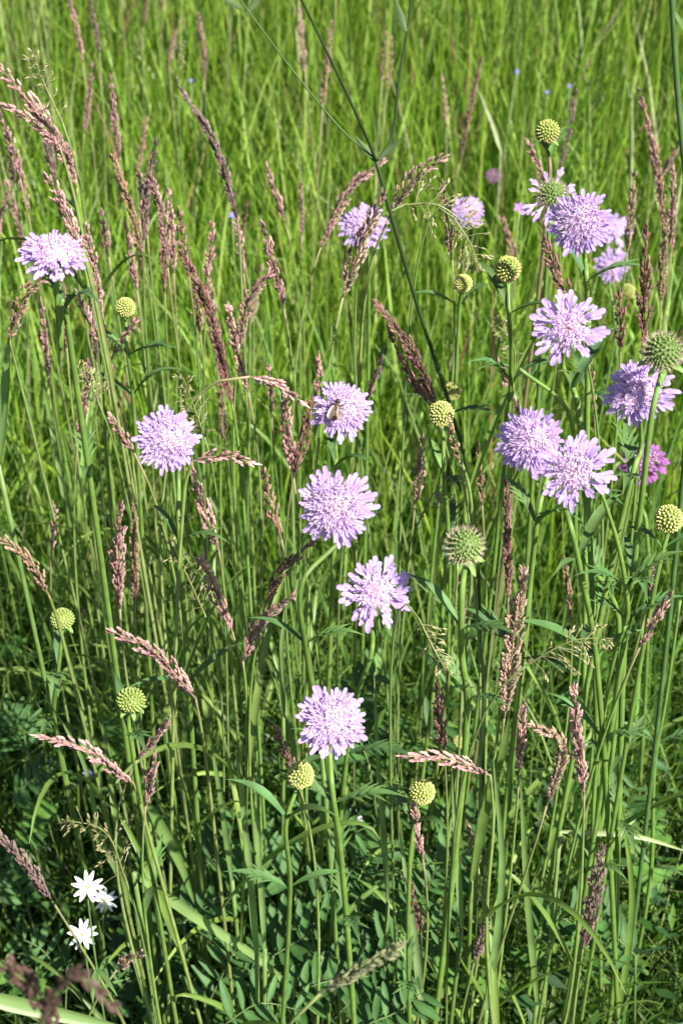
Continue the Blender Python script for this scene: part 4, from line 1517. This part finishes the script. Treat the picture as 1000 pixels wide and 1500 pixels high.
def blades(name, bx, by, h, w, lean, az, bend, colb, colt, mat, rows=6, keep_clear=True):
    n = len(bx)
    t = np.linspace(0, 1, rows)[None, :]
    la = lean[:, None]; be = bend[:, None]; H = h[:, None]
    hor = H * (la * t + be * t ** 2.4)
    ver = H * (t - .45 * np.abs(be) * t ** 3)
    X = bx[:, None] + hor * np.cos(az)[:, None]
    Y = by[:, None] + hor * np.sin(az)[:, None]
    Z = ver - .012
    if keep_clear:
        P = np.stack([X, Y, Z], -1).reshape(-1, 3)
        # sample the blade more finely for the test
        tt = np.linspace(0, 1, 14)[None, :]
        hor2 = H * (la * tt + be * tt ** 2.4); ver2 = H * (tt - .45 * np.abs(be) * tt ** 3)
        P = np.stack([bx[:, None] + hor2 * np.cos(az)[:, None], by[:, None] + hor2 * np.sin(az)[:, None], ver2], -1).reshape(-1, 3)
        u, v, d = np_project(P)
        bad = np.zeros(len(P), bool)
        for (pu, pv, pr, pd) in PROTECT:
            bad |= ((u - pu) ** 2 + (v - pv) ** 2 < pr * pr) & (d < pd + .005) & (d > 0)
        sb = np.zeros(len(P), bool)
        for (pu, pv, pr, pd) in SOFT:
            sb |= ((u - pu) ** 2 + (v - pv) ** 2 < pr * pr) & (d < pd + .005) & (d > 0)
        # nothing may stand right before the lens
        bad |= (d > 0) & (d < .48) & (np.abs(u - 500) < 620) & (np.abs(v - 750) < 900)
        ok = ~bad.reshape(n, 14).any(1) & ~(sb.reshape(n, 14).any(1) & (rng.random(n) < .93))
        return blades(name, bx[ok], by[ok], h[ok], w[ok], lean[ok], az[ok], bend[ok], colb[ok], colt[ok], mat, rows, False)
    fa = rng.uniform(0, np.pi, n)
    sx = np.cos(fa)[:, None]; sy = np.sin(fa)[:, None]
    prof = np.clip(.55 + 2.2 * t, 0, 1) * (1 - t ** 3) ** .8
    hw = w[:, None] * .5 * prof
    # slight curl across: left edge, right edge
    Lf = np.stack([X + sx * hw, Y + sy * hw, Z], -1)
    Rt = np.stack([X - sx * hw, Y - sy * hw, Z], -1)
    V = np.stack([Lf, Rt], 2).reshape(n, rows * 2, 3)[:, :rows * 2 - 1]     # last row is one tip vertex
    per = rows * 2 - 1
    idx = np.arange(n)[:, None] * per
    f4 = []
    for r_ in range(rows - 2):
        a = r_ * 2
        f4.append(np.stack([idx[:, 0] + a, idx[:, 0] + a + 1, idx[:, 0] + a + 3, idx[:, 0] + a + 2], 1))
    f4 = np.concatenate(f4)
    a = (rows - 2) * 2
    f3 = np.stack([idx[:, 0] + a, idx[:, 0] + a + 1, idx[:, 0] + a + 2], 1)
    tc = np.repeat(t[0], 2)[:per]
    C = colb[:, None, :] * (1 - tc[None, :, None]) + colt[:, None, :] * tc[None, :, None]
    o = np_mesh(name, V.reshape(-1, 3), f4, f3, C.reshape(-1, 3), mat)
    o['kind'] = 'stuff'
    return o


def field(n, y0, y1, p=1.0, kx=.42, bx0=.42):
    # denser at the nearer end where p > 1
    y = y0 + (y1 - y0) * rng.random(n) ** p
    x = rng.uniform(-1, 1, n) * (bx0 + kx * np.maximum(y, 0))
    return x, y


def pick_cols(n, pal, wts):
    k = rng.choice(len(pal), n, p=np.array(wts) / np.sum(wts))
    c = np.array(pal)[k] * rng.uniform(.75, 1.25, (n, 1))
    return c * rng.uniform(.92, 1.08, (n, 3))


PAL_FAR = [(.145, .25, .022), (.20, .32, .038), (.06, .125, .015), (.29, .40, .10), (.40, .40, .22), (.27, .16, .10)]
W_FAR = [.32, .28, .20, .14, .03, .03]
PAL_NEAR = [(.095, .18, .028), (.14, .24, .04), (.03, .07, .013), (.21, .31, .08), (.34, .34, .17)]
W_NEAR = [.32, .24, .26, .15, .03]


def grow(name, n, y0, y1, hr, wr, pal, wts, label, cat, p=1.0, leanr=.22, bendr=.35, rows=6, hy=None):
    x, y = field(n, y0, y1, p)
    h = rng.uniform(hr[0], hr[1], n)
    if name == 'near_grass_stalks':
        k = (y > .85) | (rng.random(n) < .45)
        x, y, h = x[k], y[k], h[k]; n = len(x)
    if name.startswith('near'):
        h *= np.clip(.55 + .75 * (y - .45), .55, 1.05)
    w = rng.uniform(wr[0], wr[1], n)
    lean = np.abs(rng.normal(0, leanr, n)); az = rng.uniform(0, 2 * np.pi, n)
    bend = np.abs(rng.normal(0, bendr, n)).clip(0, .9)
    c = pick_cols(n, pal, wts)
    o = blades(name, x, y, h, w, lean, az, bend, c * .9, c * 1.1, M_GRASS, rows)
    o['label'] = label; o['category'] = cat
    return o


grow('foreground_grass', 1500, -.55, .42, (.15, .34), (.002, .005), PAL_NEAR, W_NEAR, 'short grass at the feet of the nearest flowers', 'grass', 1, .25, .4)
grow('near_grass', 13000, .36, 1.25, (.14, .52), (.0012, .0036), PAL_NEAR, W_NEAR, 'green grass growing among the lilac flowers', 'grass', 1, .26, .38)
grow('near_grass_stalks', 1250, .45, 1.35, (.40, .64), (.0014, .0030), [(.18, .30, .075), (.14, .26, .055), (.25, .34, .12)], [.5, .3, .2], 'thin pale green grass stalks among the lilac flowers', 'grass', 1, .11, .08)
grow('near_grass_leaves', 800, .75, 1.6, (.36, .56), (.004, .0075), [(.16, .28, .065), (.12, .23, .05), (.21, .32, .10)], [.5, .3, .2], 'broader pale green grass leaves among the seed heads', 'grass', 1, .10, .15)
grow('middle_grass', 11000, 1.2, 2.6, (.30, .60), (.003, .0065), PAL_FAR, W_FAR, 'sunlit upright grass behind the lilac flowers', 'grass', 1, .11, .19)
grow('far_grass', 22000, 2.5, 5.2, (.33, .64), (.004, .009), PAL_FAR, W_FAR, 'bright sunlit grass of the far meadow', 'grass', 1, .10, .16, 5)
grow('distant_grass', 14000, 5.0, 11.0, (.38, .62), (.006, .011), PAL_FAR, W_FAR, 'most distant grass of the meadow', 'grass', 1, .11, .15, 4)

# low leafy ground cover: small pointed leaves
n = 22000
x, y = field(n, .30, 1.9)
z = rng.uniform(.01, .34, n) * np.where(y > 1.1, .7, 1)
L = rng.uniform(.010, .030, n); wd = L * rng.uniform(.18, .42, n)
az = rng.uniform(0, 2 * np.pi, n); el = rng.uniform(-.3, .7, n)
d = np.stack([np.cos(az) * np.cos(el), np.sin(az) * np.cos(el), np.sin(el)], 1)
s = np.stack([-np.sin(az), np.cos(az), rng.uniform(-.5, .5, n)], 1); s /= np.linalg.norm(s, axis=1)[:, None]
b = np.stack([x, y, z], 1)
nn = np.cross(d, s)
V = np.stack([b, b + d * (L * .45)[:, None] + s * (wd * .5)[:, None] + nn * (L * .06)[:, None], b + d * (L * .55)[:, None], b + d * (L * .45)[:, None] - s * (wd * .5)[:, None] + nn * (L * .06)[:, None], b + d * L[:, None]], 1)
i0 = np.arange(n) * 5
f3 = np.concatenate([np.stack([i0, i0 + 2, i0 + 1], 1), np.stack([i0 + 1, i0 + 2, i0 + 4], 1), np.stack([i0, i0 + 3, i0 + 2], 1), np.stack([i0 + 2, i0 + 3, i0 + 4], 1)])
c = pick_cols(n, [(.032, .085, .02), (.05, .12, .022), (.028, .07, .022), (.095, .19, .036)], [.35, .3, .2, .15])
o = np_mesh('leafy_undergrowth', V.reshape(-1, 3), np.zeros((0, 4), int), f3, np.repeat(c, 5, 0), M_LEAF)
o['kind'] = 'stuff'; o['label'] = 'small dark green leaves of the low undergrowth'; o['category'] = 'undergrowth'
